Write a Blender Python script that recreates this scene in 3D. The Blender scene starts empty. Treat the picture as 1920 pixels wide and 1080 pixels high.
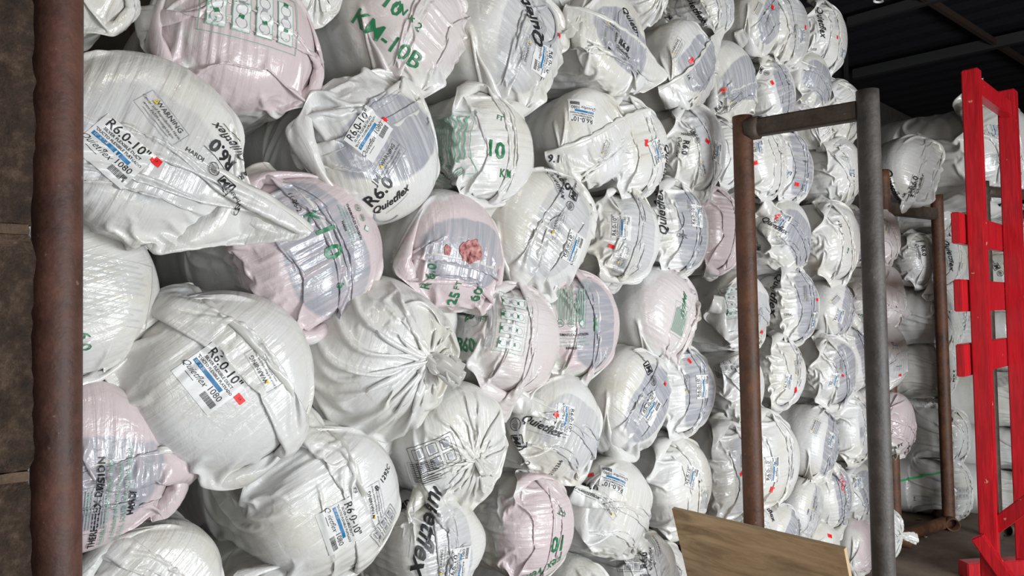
import bpy, bmesh, math, random
import numpy as np
from mathutils import Vector, Matrix, Quaternion
from mathutils.bvhtree import BVHTree

D = bpy.data
S = bpy.context.scene
COL = S.collection
random.seed(7)

# ------------------------------------------------------------------ camera
FPX = 1400.0                                   # focal length in pixels of the 1920 wide frame
cam = D.objects.new('camera', D.cameras.new('camera'))
COL.objects.link(cam)
cam.data.sensor_width = 36.0
cam.data.lens = FPX / 1920 * 36
cam.data.clip_start = .05
CAM_M = Matrix.Translation((0, 0, 1.7)) @ Matrix.Rotation(math.radians(92.0), 4, 'X') @ Matrix.Rotation(math.radians(-1.0), 4, 'Z')
cam.matrix_world = CAM_M
S.camera = cam
CAM_I = CAM_M.inverted()

# ------------------------------------------------------------------ world, lights, exposure
S.view_settings.view_transform = 'Standard'
S.view_settings.look = 'None'
S.view_settings.gamma = 1
S.view_settings.use_curve_mapping = False
S.view_settings.exposure = 0.0
w = D.worlds.new('world'); S.world = w; w.use_nodes = True
w.node_tree.nodes['Background'].inputs[0].default_value = (.9, .95, 1, 1)
w.node_tree.nodes['Background'].inputs[1].default_value = .02

def area(name, loc, aim, sx, sy, power, color):
    l = D.lights.new(name, 'AREA'); l.shape = 'RECTANGLE'; l.size = sx; l.size_y = sy
    l.energy = power; l.color = color
    o = D.objects.new(name, l); COL.objects.link(o); o.location = loc
    o.rotation_euler = (Vector(aim) - Vector(loc)).to_track_quat('-Z', 'Y').to_euler()
    return o
# daylight through the loading door behind the camera, then an added fill, warm high-bay lamps further off
area('door_and_fill_daylight', (4.5, .0, 1.0), (1.2, 4.1, .85), 2.2, 1.4, 305, (.93, .97, 1.0))
area('door_and_fill_daylight', (1.9, -1.9, .95), (.6, 3.3, .7), 2.0, 1.3, 75, (.93, .97, 1.0))  # added fill that brightens the lower left bags, not a second door
area('high_bay_lamp', (.5, .1, 4.45), (.6, 2.8, 1.5), .3, .3, 14, (1, .9, .78))
area('high_bay_lamp', (3.4, 1.6, 4.45), (3.0, 4.2, 1.0), .25, .25, 10, (1, .91, .8))

# ------------------------------------------------------------------ helpers
def ray(px, py):
    d = Vector(((px - 960) / FPX, -(py - 540) / FPX, -1.0))
    return (CAM_M.to_3x3() @ d)
def at(px, py, depth):                          # pixel + distance along the view axis -> world point
    return CAM_M.translation + ray(px, py) * depth
def proj(p):
    q = CAM_I @ Vector(p)
    return 960 + FPX * q.x / -q.z, 540 - FPX * q.y / -q.z
FACE_N = Vector((.7, -.714, 0)).normalized()    # the bag ends look this way
FACE_P = Vector((0, 2.75, 0))                   # a point of the face of the pile
def on_face(px, py, off=0):
    d = ray(px, py); o = CAM_M.translation
    t = (FACE_P + FACE_N * off - o).dot(FACE_N) / d.dot(FACE_N)
    return o + d * t

def mat(name, color=(.8, .8, .8), rough=.5, metal=0, spec=.5):
    m = D.materials.new(name); m.use_nodes = True
    b = m.node_tree.nodes['Principled BSDF']
    b.inputs['Base Color'].default_value = (*color, 1); b.inputs['Roughness'].default_value = rough
    b.inputs['Metallic'].default_value = metal; b.inputs['Specular IOR Level'].default_value = spec
    return m, m.node_tree.nodes, m.node_tree.links, b
def node(ns, t, **kw):
    n = ns.new(t)
    for k, v in kw.items():
        if hasattr(n, k): setattr(n, k, v)
        else: n.inputs[k].default_value = v
    return n
def ramp(ns, stops):
    r = ns.new('ShaderNodeValToRGB'); e = r.color_ramp.elements
    e[0].position, e[0].color = stops[0][0], (*stops[0][1], 1)
    e[1].position, e[1].color = stops[-1][0], (*stops[-1][1], 1)
    for p, c in stops[1:-1]:
        x = e.new(p); x.color = (*c, 1)
    return r
def mth(ns, ls, op, a, b=None, c=None, clamp=False):
    n = ns.new('ShaderNodeMath'); n.operation = op; n.use_clamp = clamp
    for i, v in enumerate((a, b, c)):
        if v is None: continue
        if isinstance(v, (int, float)): n.inputs[i].default_value = v
        else: ls.new(v, n.inputs[i])
    return n.outputs[0]
def mixc(ns, ls, f, a, b, mode='MIX'):
    n = ns.new('ShaderNodeMix'); n.data_type = 'RGBA'; n.blend_type = mode
    for s, v in ((n.inputs[0], f), (n.inputs[6], a), (n.inputs[7], b)):
        if isinstance(v, tuple): s.default_value = (*v, 1)
        elif isinstance(v, (int, float)): s.default_value = v
        else: ls.new(v, s)
    return n.outputs[2]

# ---- stretched polythene film over pink or silver duct jackets (the object's colour says what shows through)
def film_material(name):
    m, ns, ls, b = mat(name, (.74, .74, .73), .3)
    tc = ns.new('ShaderNodeTexCoord'); oi = ns.new('ShaderNodeObjectInfo')
    sep = ns.new('ShaderNodeSeparateXYZ'); ls.new(tc.outputs['Object'], sep.inputs[0])
    sc = ns.new('ShaderNodeSeparateColor'); ls.new(oi.outputs['Color'], sc.inputs[0])
    pos = ns.new('ShaderNodeVectorMath'); pos.operation = 'ADD'
    ls.new(tc.outputs['Object'], pos.inputs[0])
    sd = ns.new('ShaderNodeCombineXYZ')
    ls.new(mth(ns, ls, 'MULTIPLY', sc.outputs[2], 37.), sd.inputs[0]); ls.new(mth(ns, ls, 'MULTIPLY', sc.outputs[2], 91.), sd.inputs[1])
    ls.new(sd.outputs[0], pos.inputs[1])
    n1 = node(ns, 'ShaderNodeTexNoise', Scale=5., Detail=3.); ls.new(pos.outputs[0], n1.inputs['Vector'])
    z = sep.outputs[2]
    # pink wool shows over the front end, with a clear edge
    zz = mth(ns, ls, 'ADD', z, mth(ns, ls, 'MULTIPLY', mth(ns, ls, 'SUBTRACT', n1.outputs[0], .5), .35))
    pm = mth(ns, ls, 'MULTIPLY', mth(ns, ls, 'MULTIPLY_ADD', zz, 40., 4.5, True), sc.outputs[0], None, True)
    # silver jacket shows as a lens across the end, leaning to one side
    x2 = mth(ns, ls, 'POWER', mth(ns, ls, 'ABSOLUTE', mth(ns, ls, 'DIVIDE', sep.outputs[0], .19)), 2.4)
    y2 = mth(ns, ls, 'POWER', mth(ns, ls, 'ABSOLUTE', mth(ns, ls, 'DIVIDE', mth(ns, ls, 'ADD', sep.outputs[1], .02), .125)), 2.4)
    el = mth(ns, ls, 'SUBTRACT', 1.0, mth(ns, ls, 'ADD', x2, y2))
    el = mth(ns, ls, 'ADD', el, mth(ns, ls, 'MULTIPLY', mth(ns, ls, 'SUBTRACT', n1.outputs[0], .5), 1.4))
    gm = mth(ns, ls, 'MULTIPLY', mth(ns, ls, 'MULTIPLY_ADD', el, 7., 0., True), mth(ns, ls, 'MULTIPLY_ADD', z, 20., 3.0, True))
    gm = mth(ns, ls, 'MULTIPLY', gm, sc.outputs[1], None, True)
    # white creases of the film: streaks across the seam
    mp = node(ns, 'ShaderNodeMapping'); mp.inputs['Scale'].default_value = (70, 5, 5)
    ls.new(pos.outputs[0], mp.inputs[0])
    n2 = node(ns, 'ShaderNodeTexNoise', Scale=1., Detail=3., Distortion=.3); ls.new(mp.outputs[0], n2.inputs['Vector'])
    st = ramp(ns, [(.42, (0, 0, 0)), (.66, (1, 1, 1))]); ls.new(n2.outputs[0], st.inputs[0])
    n3 = node(ns, 'ShaderNodeTexNoise', Scale=3.2, Detail=5., Roughness=.65); ls.new(pos.outputs[0], n3.inputs['Vector'])
    wh = ramp(ns, [(.32, (.58, .555, .485)), (.46, (.635, .625, .59)), (.56, (.645, .64, .63)), (.7, (.67, .672, .672))]); ls.new(n3.outputs[0], wh.inputs[0])
    c = mixc(ns, ls, pm, wh.outputs[0], (.60, .51, .52))
    gs = mth(ns, ls, 'MULTIPLY', gm, mth(ns, ls, 'MULTIPLY_ADD', st.outputs[0], -.45, 1.))
    c = mixc(ns, ls, gs, c, (.33, .335, .37))
    # a little warehouse dirt in specks and smears
    n4 = node(ns, 'ShaderNodeTexNoise', Scale=14., Detail=8., Roughness=.8); ls.new(pos.outputs[0], n4.inputs['Vector'])
    dr = ramp(ns, [(.62, (0, 0, 0)), (.8, (1, 1, 1))]); ls.new(n4.outputs[0], dr.inputs[0])
    c = mixc(ns, ls, mth(ns, ls, 'MULTIPLY', dr.outputs[0], .35), c, (.5, .45, .38))
    ls.new(c, b.inputs['Base Color'])
    # crumpled film: fine folds
    v = node(ns, 'ShaderNodeTexNoise', Scale=26., Detail=4., Roughness=.55, Distortion=1.2); ls.new(pos.outputs[0], v.inputs['Vector'])
    h = mth(ns, ls, 'ADD', mth(ns, ls, 'MULTIPLY', v.outputs[0], .5), mth(ns, ls, 'MULTIPLY', n2.outputs[0], mth(ns, ls, 'MULTIPLY_ADD', z, 4., 1., True)))
    bp = node(ns, 'ShaderNodeBump', Strength=.5, Distance=.008); ls.new(h, bp.inputs['Height']); ls.new(bp.outputs[0], b.inputs['Normal'])
    rr = mth(ns, ls, 'MULTIPLY_ADD', n3.outputs[0], .30, .08); ls.new(rr, b.inputs['Roughness'])
    b.inputs['Specular IOR Level'].default_value = .6
    b.inputs['Sheen Weight'].default_value = .05
    return m
M = {}
M['film'] = film_material('white_polythene_film')
m, ns, ls, b = mat('clear_film_edge', (.78, .77, .73), .2); b.inputs['Transmission Weight'].default_value = .25; M['edge'] = m
M['black'] = mat('black_ink', (.018, .018, .02), .4)[0]
M['green'] = mat('green_ink', (.02, .17, .07), .4)[0]
M['pale_green'] = mat('faded_green_ink', (.2, .4, .29), .4)[0]
M['grey_ink'] = mat('grey_ink', (.33, .34, .36), .4)[0]
M['faint'] = mat('faint_grey_ink', (.50, .50, .50), .4)[0]
M['blue'] = mat('blue_ink', (.01, .16, .36), .4)[0]
M['paper'] = mat('glossy_white_label', (.68, .68, .67), .22)[0]
M['sticker'] = mat('red_sticker', (.85, .02, .02), .45)[0]
M['yellow'] = mat('yellow_ink', (.75, .55, .05), .4)[0]
def wool():
    m, ns, ls, b = mat('pink_glass_wool', (.4, .2, .2), .95)
    tc = ns.new('ShaderNodeTexCoord'); n = node(ns, 'ShaderNodeTexNoise', Scale=45., Detail=6.); ls.new(tc.outputs['Object'], n.inputs['Vector'])
    r = ramp(ns, [(.35, (.10, .02, .02)), (.5, (.42, .17, .16)), (.7, (.62, .36, .34))]); ls.new(n.outputs[0], r.inputs[0]); ls.new(r.outputs[0], b.inputs['Base Color'])
    bp = node(ns, 'ShaderNodeBump', Strength=1., Distance=.01); ls.new(n.outputs[0], bp.inputs['Height']); ls.new(bp.outputs[0], b.inputs['Normal']); return m
M['wool'] = wool()

def rust(name, c1, c2, c3, scale=9.):
    m, ns, ls, b = mat(name, c1, .75)
    tc = ns.new('ShaderNodeTexCoord')
    n = node(ns, 'ShaderNodeTexNoise', Scale=scale, Detail=10., Roughness=.75); ls.new(tc.outputs['Object'], n.inputs['Vector'])
    r = ramp(ns, [(.32, c1), (.5, c2), (.72, c3)]); ls.new(n.outputs[0], r.inputs[0])
    n2 = node(ns, 'ShaderNodeTexNoise', Scale=60., Detail=4.); ls.new(tc.outputs['Object'], n2.inputs['Vector'])
    r2 = ramp(ns, [(.70, (0, 0, 0)), (.76, (1, 1, 1))]); ls.new(n2.outputs[0], r2.inputs[0])
    c = mixc(ns, ls, mth(ns, ls, 'MULTIPLY', r2.outputs[0], .35), r.outputs[0], (.35, .27, .22))
    ls.new(c, b.inputs['Base Color'])
    bp = node(ns, 'ShaderNodeBump', Strength=.5, Distance=.004); ls.new(n2.outputs[0], bp.inputs['Height']); ls.new(bp.outputs[0], b.inputs['Normal'])
    rr = mth(ns, ls, 'MULTIPLY_ADD', n.outputs[0], .3, .45); ls.new(rr, b.inputs['Roughness'])
    return m
M['rust_red'] = rust('rusty_red_brown_pipe', (.032, .012, .008), (.078, .030, .019), (.14, .055, .033))
M['rust_orange'] = rust('rusty_orange_brown_pipe', (.04, .017, .009), (.10, .04, .02), (.17, .07, .03))
M['dark_pipe'] = rust('dark_worn_steel_pipe', (.03, .026, .024), (.055, .047, .042), (.10, .085, .075))
M['brown_pipe'] = rust('brown_steel_pipe', (.03, .02, .014), (.06, .042, .03), (.11, .08, .055))

def red_paint():
    m, ns, ls, b = mat('red_painted_timber', (.5, .012, .015), .32)
    tc = ns.new('ShaderNodeTexCoord')
    mp = node(ns, 'ShaderNodeMapping'); mp.inputs['Scale'].default_value = (14, 14, 1.2); ls.new(tc.outputs['Object'], mp.inputs[0])
    n = node(ns, 'ShaderNodeTexNoise', Scale=4., Detail=6., Distortion=1.); ls.new(mp.outputs[0], n.inputs['Vector'])
    r = ramp(ns, [(.3, (.33, .006, .012)), (.6, (.50, .010, .018)), (.8, (.60, .02, .025))]); ls.new(n.outputs[0], r.inputs[0])
    n2 = node(ns, 'ShaderNodeTexNoise', Scale=22., Detail=3.); ls.new(tc.outputs['Object'], n2.inputs['Vector'])
    r2 = ramp(ns, [(.71, (0, 0, 0)), (.73, (1, 1, 1))]); ls.new(n2.outputs[0], r2.inputs[0])
    c = mixc(ns, ls, r2.outputs[0], r.outputs[0], (.55, .33, .22)); ls.new(c, b.inputs['Base Color'])
    bp = node(ns, 'ShaderNodeBump', Strength=.25, Distance=.003); ls.new(n.outputs[0], bp.inputs['Height']); ls.new(bp.outputs[0], b.inputs['Normal'])
    return m
M['red'] = red_paint()
def plywood():
    m, ns, ls, b = mat('plywood_face', (.3, .2, .12), .6)
    tc = ns.new('ShaderNodeTexCoord')
    mp = node(ns, 'ShaderNodeMapping'); mp.inputs['Scale'].default_value = (1.6, 1, 9); ls.new(tc.outputs['Object'], mp.inputs[0])
    n = node(ns, 'ShaderNodeTexNoise', Scale=2.2, Detail=8., Roughness=.65, Distortion=.8); ls.new(mp.outputs[0], n.inputs['Vector'])
    r = ramp(ns, [(.3, (.32, .21, .115)), (.5, (.56, .39, .23)), (.7, (.70, .52, .33))]); ls.new(n.outputs[0], r.inputs[0])
    n2 = node(ns, 'ShaderNodeTexNoise', Scale=3., Detail=6.); ls.new(tc.outputs['Object'], n2.inputs['Vector'])
    r2 = ramp(ns, [(.36, (.62, .6, .58)), (.55, (1.15, 1.12, 1.05))]); ls.new(n2.outputs[0], r2.inputs[0])
    ls.new(mixc(ns, ls, .8, r.outputs[0], r2.outputs[0], 'MULTIPLY'), b.inputs['Base Color'])
    return m
M['ply'] = plywood()
M['ply_edge'] = mat('plywood_cut_edge', (.42, .30, .17), .7)[0]
M['knot'] = mat('dark_wood_knot', (.03, .018, .01), .7)[0]
def rough_stone(name, c1, c2, c3, scale, bump, mortar=None):
    m, ns, ls, b = mat(name, c2, .9)
    tc = ns.new('ShaderNodeTexCoord')
    n = node(ns, 'ShaderNodeTexNoise', Scale=scale, Detail=12., Roughness=.72); ls.new(tc.outputs['Object'], n.inputs['Vector'])
    r = ramp(ns, [(.3, c1), (.5, c2), (.72, c3)]); ls.new(n.outputs[0], r.inputs[0])
    ls.new(r.outputs[0], b.inputs['Base Color'])
    n2 = node(ns, 'ShaderNodeTexNoise', Scale=scale * 5, Detail=8., Roughness=.7); ls.new(tc.outputs['Object'], n2.inputs['Vector'])
    bp = node(ns, 'ShaderNodeBump', Strength=1., Distance=bump); ls.new(n2.outputs[0], bp.inputs['Height']); ls.new(bp.outputs[0], b.inputs['Normal'])
    return m
M['block'] = rough_stone('brown_split_block', (.03, .016, .010), (.12, .068, .040), (.34, .22, .14), 55., .03)
M['mortar'] = rough_stone('grey_mortar', (.04, .024, .015), (.11, .068, .042), (.20, .14, .095), 20., .004)
M['floor'] = rough_stone('brown_stained_concrete', (.09, .068, .05), (.19, .147, .11), (.30, .24, .18), 1.6, .003)
M['wallblock'] = rough_stone('grey_concrete_block', (.05, .045, .04), (.085, .078, .07), (.12, .11, .10), 3., .004)
M['deck'] = mat('dark_steel_deck', (.022, .022, .027), .6, .3)[0]
M['joist'] = mat('brown_painted_steel', (.05, .032, .025), .6)[0]
M['steel'] = mat('dark_grey_steel', (.03, .03, .03), .6)[0]
M['bulb'] = mat('white_lamp_glass', (.8, .8, .78), .3)[0]

def link(name, me, parent=None, mats=()):
    o = D.objects.new(name, me); COL.objects.link(o)
    for x in mats: me.materials.append(M[x])
    if parent is not None: o.parent = parent
    return o
def tag(o, label=None, cat=None, group=None, kind=None):
    if label: o['label'] = label
    if cat: o['category'] = cat
    if group: o['group'] = group
    if kind: o['kind'] = kind
    return o
def empty(name, loc=(0, 0, 0)):
    o = D.objects.new(name, None); COL.objects.link(o); o.location = loc; o.empty_display_size = .1
    return o
class MB:
    def __init__(s): s.b = bmesh.new()
    def box(s, c, size, rz=0, mi=0, M4=None):
        r = bmesh.ops.create_cube(s.b, size=1)
        mt = Matrix.Translation(c) @ Matrix.Rotation(rz, 4, 'Z') @ Matrix.Diagonal((*size, 1))
        if M4 is not None: mt = M4 @ mt
        bmesh.ops.transform(s.b, matrix=mt, verts=r['verts'])
        for f in {f for v in r['verts'] for f in v.link_faces}: f.material_index = mi
        return s
    def beam(s, a, b_, wx, wy, up=(0, 0, 1), mi=0):     # rectangular bar from a to b
        a, b_ = Vector(a), Vector(b_); d = b_ - a; z = d.normalized()
        x = Vector(up).cross(z)
        if x.length < 1e-3: x = Vector((1, 0, 0)).cross(z)
        x.normalize(); y = z.cross(x)
        mt = Matrix.Translation((a + b_) / 2) @ Matrix((x, y, z)).transposed().to_4x4() @ Matrix.Diagonal((wx, wy, d.length, 1))
        r = bmesh.ops.create_cube(s.b, size=1); bmesh.ops.transform(s.b, matrix=mt, verts=r['verts'])
        for f in {f for v in r['verts'] for f in v.link_faces}: f.material_index = mi
        return s
    def pipe(s, a, b_, r0, wall=.006, seg=28, wob=.0, mi=0):   # hollow pipe
        a, b_ = Vector(a), Vector(b_); d = b_ - a; z = d.normalized()
        x = z.orthogonal().normalized(); y = z.cross(x)
        n = max(2, int(d.length / .06)); rings = []
        for rr, rev in ((r0, False), (r0 - wall, True)):
            for i in (range(n + 1) if not rev else (n, 0)):
                p = a + d * i / n; ring = []
                w1 = Vector((math.sin(i * .7 + r0 * 99), math.cos(i * .53), 0)) * wob
                for k in range(seg):
                    t = 2 * math.pi * k / seg
                    ring.append(s.b.verts.new(p + w1 + (x * math.cos(t) + y * math.sin(t)) * rr))
                rings.append(ring)
        rings.append(rings[0])
        for A, B in zip(rings, rings[1:]):
            for k in range(seg):
                f = s.b.faces.new((A[k], A[(k + 1) % seg], B[(k + 1) % seg], B[k])); f.smooth = True; f.material_index = mi
        return s
    def build(s, name, mats, parent=None, bevel=0):
        me = D.meshes.new(name)
        if bevel:
            bmesh.ops.bevel(s.b, geom=s.b.edges[:], offset=bevel, segments=2, affect='EDGES')
        bmesh.ops.recalc_face_normals(s.b, faces=s.b.faces)
        s.b.to_mesh(me); s.b.free()
        return link(name, me, parent, [mats] if isinstance(mats, str) else mats)

# ------------------------------------------------------------------ the place itself
mb = MB(); mb.box((8, 9, -.05), (34, 34, .1)); fl = mb.build('floor', 'floor'); tag(fl, kind='structure')
U = Vector((.714, .70, 0))                       # along the face of the pile
# back wall: block courses with joints, runs parallel to the pile
wall_c = Vector((2.5, 5.2, 0)) - FACE_N * 1.95
mb = MB(); ang = math.atan2(U.y, U.x)
mb.box(wall_c - FACE_N * .1 + Vector((0, 0, 2.35)) + U * 8, (26, .2, 4.7), ang)
for k in range(23): mb.box(wall_c + U * 8 + Vector((0, 0, .2 * k + .2)), (26, .006, .012), ang, 1)
for k in range(23):
    for j in range(64):
        mb.box(wall_c + U * (-4.8 + .4 * j + (.2 if k % 2 else 0)) + Vector((0, 0, .2 * k + .1)), (.012, .006, .2), ang, 1)
tag(mb.build('wall_back', ['wallblock', 'mortar']), kind='structure')
# end of the block pier beside the camera: split face blocks, ragged arris
E0 = Vector((-.398, .62, 0))
def pier():
    bm = bmesh.new(); rnd = random.Random(3)
    h = .2033; z0 = 1.7 - (873 - 588) / FPX * .62 - .2033 * 8
    def block(z1, z2, inset, mi):
        nx, nz = 22, max(2, int((z2 - z1) / .009)); rows = []
        for j in range(nz + 1):
            zz = z1 + (z2 - z1) * j / nz; row = []
            edge = min(j, nz - j) / nz
            for i in range(nx + 1):
                u = i / nx
                rg = (math.sin(zz * 37 + 2 * math.sin(zz * 11)) * .0009 + math.sin(zz * 97 + 3 * math.sin(zz * 23)) * .0006 + rnd.uniform(-.0013, .0013)) if i == nx else 0
                ro = rnd.uniform(-.0022, .0022) - inset - (.006 if edge < .02 and mi == 0 else 0)
                p = E0 - U * (.30 * (1 - u)) + U * (rg - inset * (i == nx)) + FACE_N * ro
                row.append(bm.verts.new((p.x, p.y, zz)))
            back = E0 - FACE_N * .5 - U * inset
            row.append(bm.verts.new((back.x, back.y, zz)))
            rows.append(row)
        for A, B in zip(rows, rows[1:]):
            for a in range(nx + 1):
                f = bm.faces.new((A[a], A[a + 1], B[a + 1], B[a])); f.material_index = mi; f.smooth = True
    z = z0
    while z < 4.6:
        block(z + .004, z + h - .004, 0, 0); block(z + h - .004, z + h + .004, .0022, 1); z += h
    me = D.meshes.new('wall_left'); bm.to_mesh(me); bm.free()
    return link('wall_left', me, None, ['block', 'mortar'])
tag(pier(), kind='structure')
mb = MB(); mb.box(E0 - FACE_N * 2.2 - U * .17 + Vector((0, 0, 2.35)), (.30, 3.9, 4.7), ang)
tag(mb.build('wall_side', 'wallblock'), kind='structure')
# corrugated roof deck and its joists
mb = MB(); b_ = mb.b; n = 290; prev = None
for i in range(n + 1):
    t = i * .1 - 4; zz = 4.72 + (.04 if (i // 2) % 2 else 0)
    p1 = Vector((-2, 4, 0)) + U * t - FACE_N * -6; p2 = p1 - FACE_N * 14
    pair = (b_.verts.new((p1.x, p1.y, zz)), b_.verts.new((p2.x, p2.y, zz)))
    if prev: b_.faces.new((prev[0], pair[0], pair[1], prev[1]))
    prev = pair
tag(mb.build('ceiling', 'deck'), kind='structure')
def bar3(a, b2, w_, h_, name, m_, label):
    o = MB().beam(a, b2, w_, h_).build(name, m_, None, .004); tag(o, label, 'beam', 'steel roof members'); return o
for (p1, p2, w_, nm, mt_, lb) in [
    ((1728, -8, 6.6), (1960, 140, 6.6), .05, 'ceiling_joist', 'joist', 'slim brown steel joist running down to the right under the dark roof deck'),
    ((1590, 42, 8.2), (1780, -12, 7.0), .07, 'ceiling_beam', 'steel', 'dark roof beam crossing nearest the spiral bulb'),
    ((1600, 140, 9.3), (1960, 60, 7.6), .09, 'ceiling_beam', 'steel', 'dark roof beam crossing behind the brown joist, above the back wall')]:
    o_ = CAM_M.translation; a_, b2 = (o_ + ray(p_[0], p_[1]) * ((4.6 - o_.z) / ray(p_[0], p_[1]).z) for p_ in (p1, p2))
    bar3(a_, b2, w_, w_ * 1.3, nm, mt_, lb)
# steel column behind the top of the pile
c0 = at(1592, 300, 7.7)
o = MB().box((c0.x, c0.y, 2.35), (.10, .012, 4.7), ang).box((c0.x - FACE_N.x * .07, c0.y - FACE_N.y * .07, 2.35), (.01, .14, 4.7), ang).box((c0.x - FACE_N.x * .14, c0.y - FACE_N.y * .14, 2.35), (.10, .012, 4.7), ang).build('steel_column', 'steel')
tag(o, 'dark steel building column rising behind the top right end of the bag pile', 'column')
# spiral lamp
lp = empty('spiral_lamp', at(1647, -6, 5.0)); tag(lp, 'small white spiral bulb hanging at the top edge under the dark roof', 'lamp')
bm = bmesh.new(); prev = None
for i in range(121):
    t = i / 120 * 2 * math.pi * 3; c = Vector((math.cos(t) * .028, math.sin(t) * .028, -.03 + i * .0006))
    ring = [bm.verts.new(c + Vector((math.cos(t), math.sin(t), 0)) * .008 * math.cos(a) + Vector((0, 0, .008 * math.sin(a)))) for a in [k * math.pi / 4 for k in range(8)]]
    if prev:
        for k in range(8): bm.faces.new((prev[k], ring[k], ring[(k + 1) % 8], prev[(k + 1) % 8])).smooth = True
    prev = ring
me = D.meshes.new('bulb'); bm.to_mesh(me); bm.free(); link('bulb', me, lp, ['bulb'])
MB().pipe((0, 0, .045), (0, 0, .11), .022).build('socket', 'steel', lp)
MB().pipe((0, 0, .11), (0, 0, .9), .004, .002, 8).build('cord', 'steel', lp)

# ------------------------------------------------------------------ pipe racks
R_ = .0445
def base_pt(px, d):                                # foot of an upright seen at column px near the horizon
    p = at(px, 575, d); return Vector((p.x, p.y, 0))
# near left upright
p = base_pt(107, 1.47)
rk = empty('storage_rack_post', p); tag(rk, 'thick red-brown rusty steel pipe upright at the left beside the block pier', 'post')
MB().pipe((0, 0, .0), (0, 0, 3.0), .0445, seg=40).build('upright', 'rust_red', rk)
MB().box((0, 0, .006), (.18, .18, .012)).build('base_plate', 'rust_red', rk)
# the open gate-shaped rack in the middle
A1 = base_pt(1402, 3.37); A2 = base_pt(1640, 3.05)
rk = empty('pipe_storage_rack', A1); tag(rk, 'open pipe rack with rusty left upright and dark right upright standing before the bag pile', 'rack')
d2 = A2 - A1; dn = d2.normalized()
MB().pipe((0, 0, 0), (0, 0, 2.58), R_, seg=36).build('upright', 'rust_orange', rk)['label'] = 'orange-brown rusty upright pipe'
MB().pipe(d2, d2 + Vector((0, 0, 2.595)), R_, seg=36).build('upright', 'dark_pipe', rk)['label'] = 'dark grey worn upright pipe'
MB().beam(dn * .03 + Vector((0, 0, 2.518)), d2 - dn * .035 + Vector((0, 0, 2.518)), .05, .08).build('top_bar', 'brown_pipe', rk, .008)
MB().pipe(dn * .02 + Vector((0, 0, 2.518)), dn * .075 + Vector((0, 0, 2.518)), .052, .02).build('collar', 'brown_pipe', rk)
for q in (Vector((0, 0, .045)), d2 + Vector((0, 0, .045))):
    MB().pipe(q - FACE_N * -.05, q - FACE_N * .12, R_ * .98).build('base_pipe', 'rust_orange', rk)
# rack B behind, right of the first pile
def rack_b():
    B1 = base_pt(1664, 5.40); B2 = base_pt(1764, 5.8)
    rk = empty('pipe_storage_rack', B1); tag(rk, 'brown pipe rack with a loose bag on its top bar, holding the far stack', 'rack')
    e = B2 - B1; en = e.normalized()
    MB().pipe((0, 0, .0), (0, 0, 2.70), R_).build('upright', 'rust_orange', rk)
    MB().pipe(e, e + Vector((0, 0, 2.57)), R_).build('upright', 'rust_orange', rk)
    MB().beam(en * .03 + Vector((0, 0, 2.42)), e - en * .03 + Vector((0, 0, 2.42)), .05, .09).build('top_bar', 'brown_pipe', rk, .008)
    MB().pipe(en * .03 + Vector((0, 0, .05)), e - en * .04 + Vector((0, 0, .05)), R_).build('base_pipe', 'rust_orange', rk)
    MB().pipe(e + Vector((-.03, -.11, .05)), e + Vector((.12, .42, .05)), .05, .008).build('open_base_pipe', 'rust_orange', rk)
    MB().pipe(FACE_N * .10 + Vector((0, 0, .05)), -FACE_N * .9 + Vector((0, 0, .05)), .05, .008).build('open_base_pipe', 'rust_orange', rk)
rack_b()
C1 = base_pt(1851, 5.5); C2 = base_pt(1990, 5.9)
rk = empty('pipe_storage_rack', C1); tag(rk, 'dark brown pipe rack upright and bar seen through the openings of the red frame', 'rack')
e = C2 - C1; en = e.normalized()
MB().pipe((0, 0, .0), (0, 0, 2.62), R_).build('upright', 'brown_pipe', rk)
MB().pipe(e, e + Vector((0, 0, 2.62)), R_).build('upright', 'brown_pipe', rk)
MB().pipe(en * .03 + Vector((0, 0, 2.55)), e + Vector((0, 0, 2.55)), .04).build('top_bar', 'brown_pipe', rk)
MB().pipe(en * .12 + Vector((0, 0, .05)), e + Vector((0, 0, .05)), .05, .008).build('open_base_pipe', 'brown_pipe', rk)

# ------------------------------------------------------------------ red timber frame
Lp = base_pt(1838, 4.2); Rp = base_pt(1905, 4.8)
rf = empty('red_timber_frame', Lp); tag(rf, 'tall bright red painted timber ladder frame with three cross boards at the right', 'frame')
d2 = Rp - Lp; dn = d2.normalized(); ra = math.atan2(dn.y, dn.x); nn = Vector((dn.y, -dn.x, 0))
MB().box((0, 0, 1.52), (.078, .085, 3.04), ra).build('upright', 'red', rf, .006)
MB().box(d2 + Vector((0, 0, 1.545)), (.098, .098, 3.09), ra).build('upright', 'red', rf, .006)
MB().beam(dn * .05 + Vector((0, 0, 2.96)), d2 - dn * .05 + Vector((0, 0, 2.96)), .06, .098).build('top_board', 'red', rf, .005)
for zt, zb in ((2.225, 2.05), (1.85, 1.67), (1.49, 1.31)):
    MB().beam(-nn * .07 - dn * .16 + Vector((0, 0, (zt + zb) / 2)), d2 - nn * .07 + dn * .02 + Vector((0, 0, (zt + zb) / 2)), .04, zt - zb, (0, 0, 1)).build('cross_board', 'red', rf, .005)
q0 = at(1848, 1000, 4.2) - Lp; q1 = at(1965, 915, 3.95) - Lp
MB().beam(q0, q1, .045, .075).build('diagonal_brace', 'red', rf, .005)
q0 = at(1832, 1005, 4.15) - Lp; q1 = at(1925, 1135, 4.0) - Lp
MB().beam(q0, q1, .05, .07).build('diagonal_brace', 'red', rf, .005)
q0 = Vector((2.80, 4.75, .05)) - Lp; q1 = d2 + Vector((0, 0, .05))
MB().beam(q0, q1, .09, .095).build('foot', 'red', rf, .005)
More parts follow.
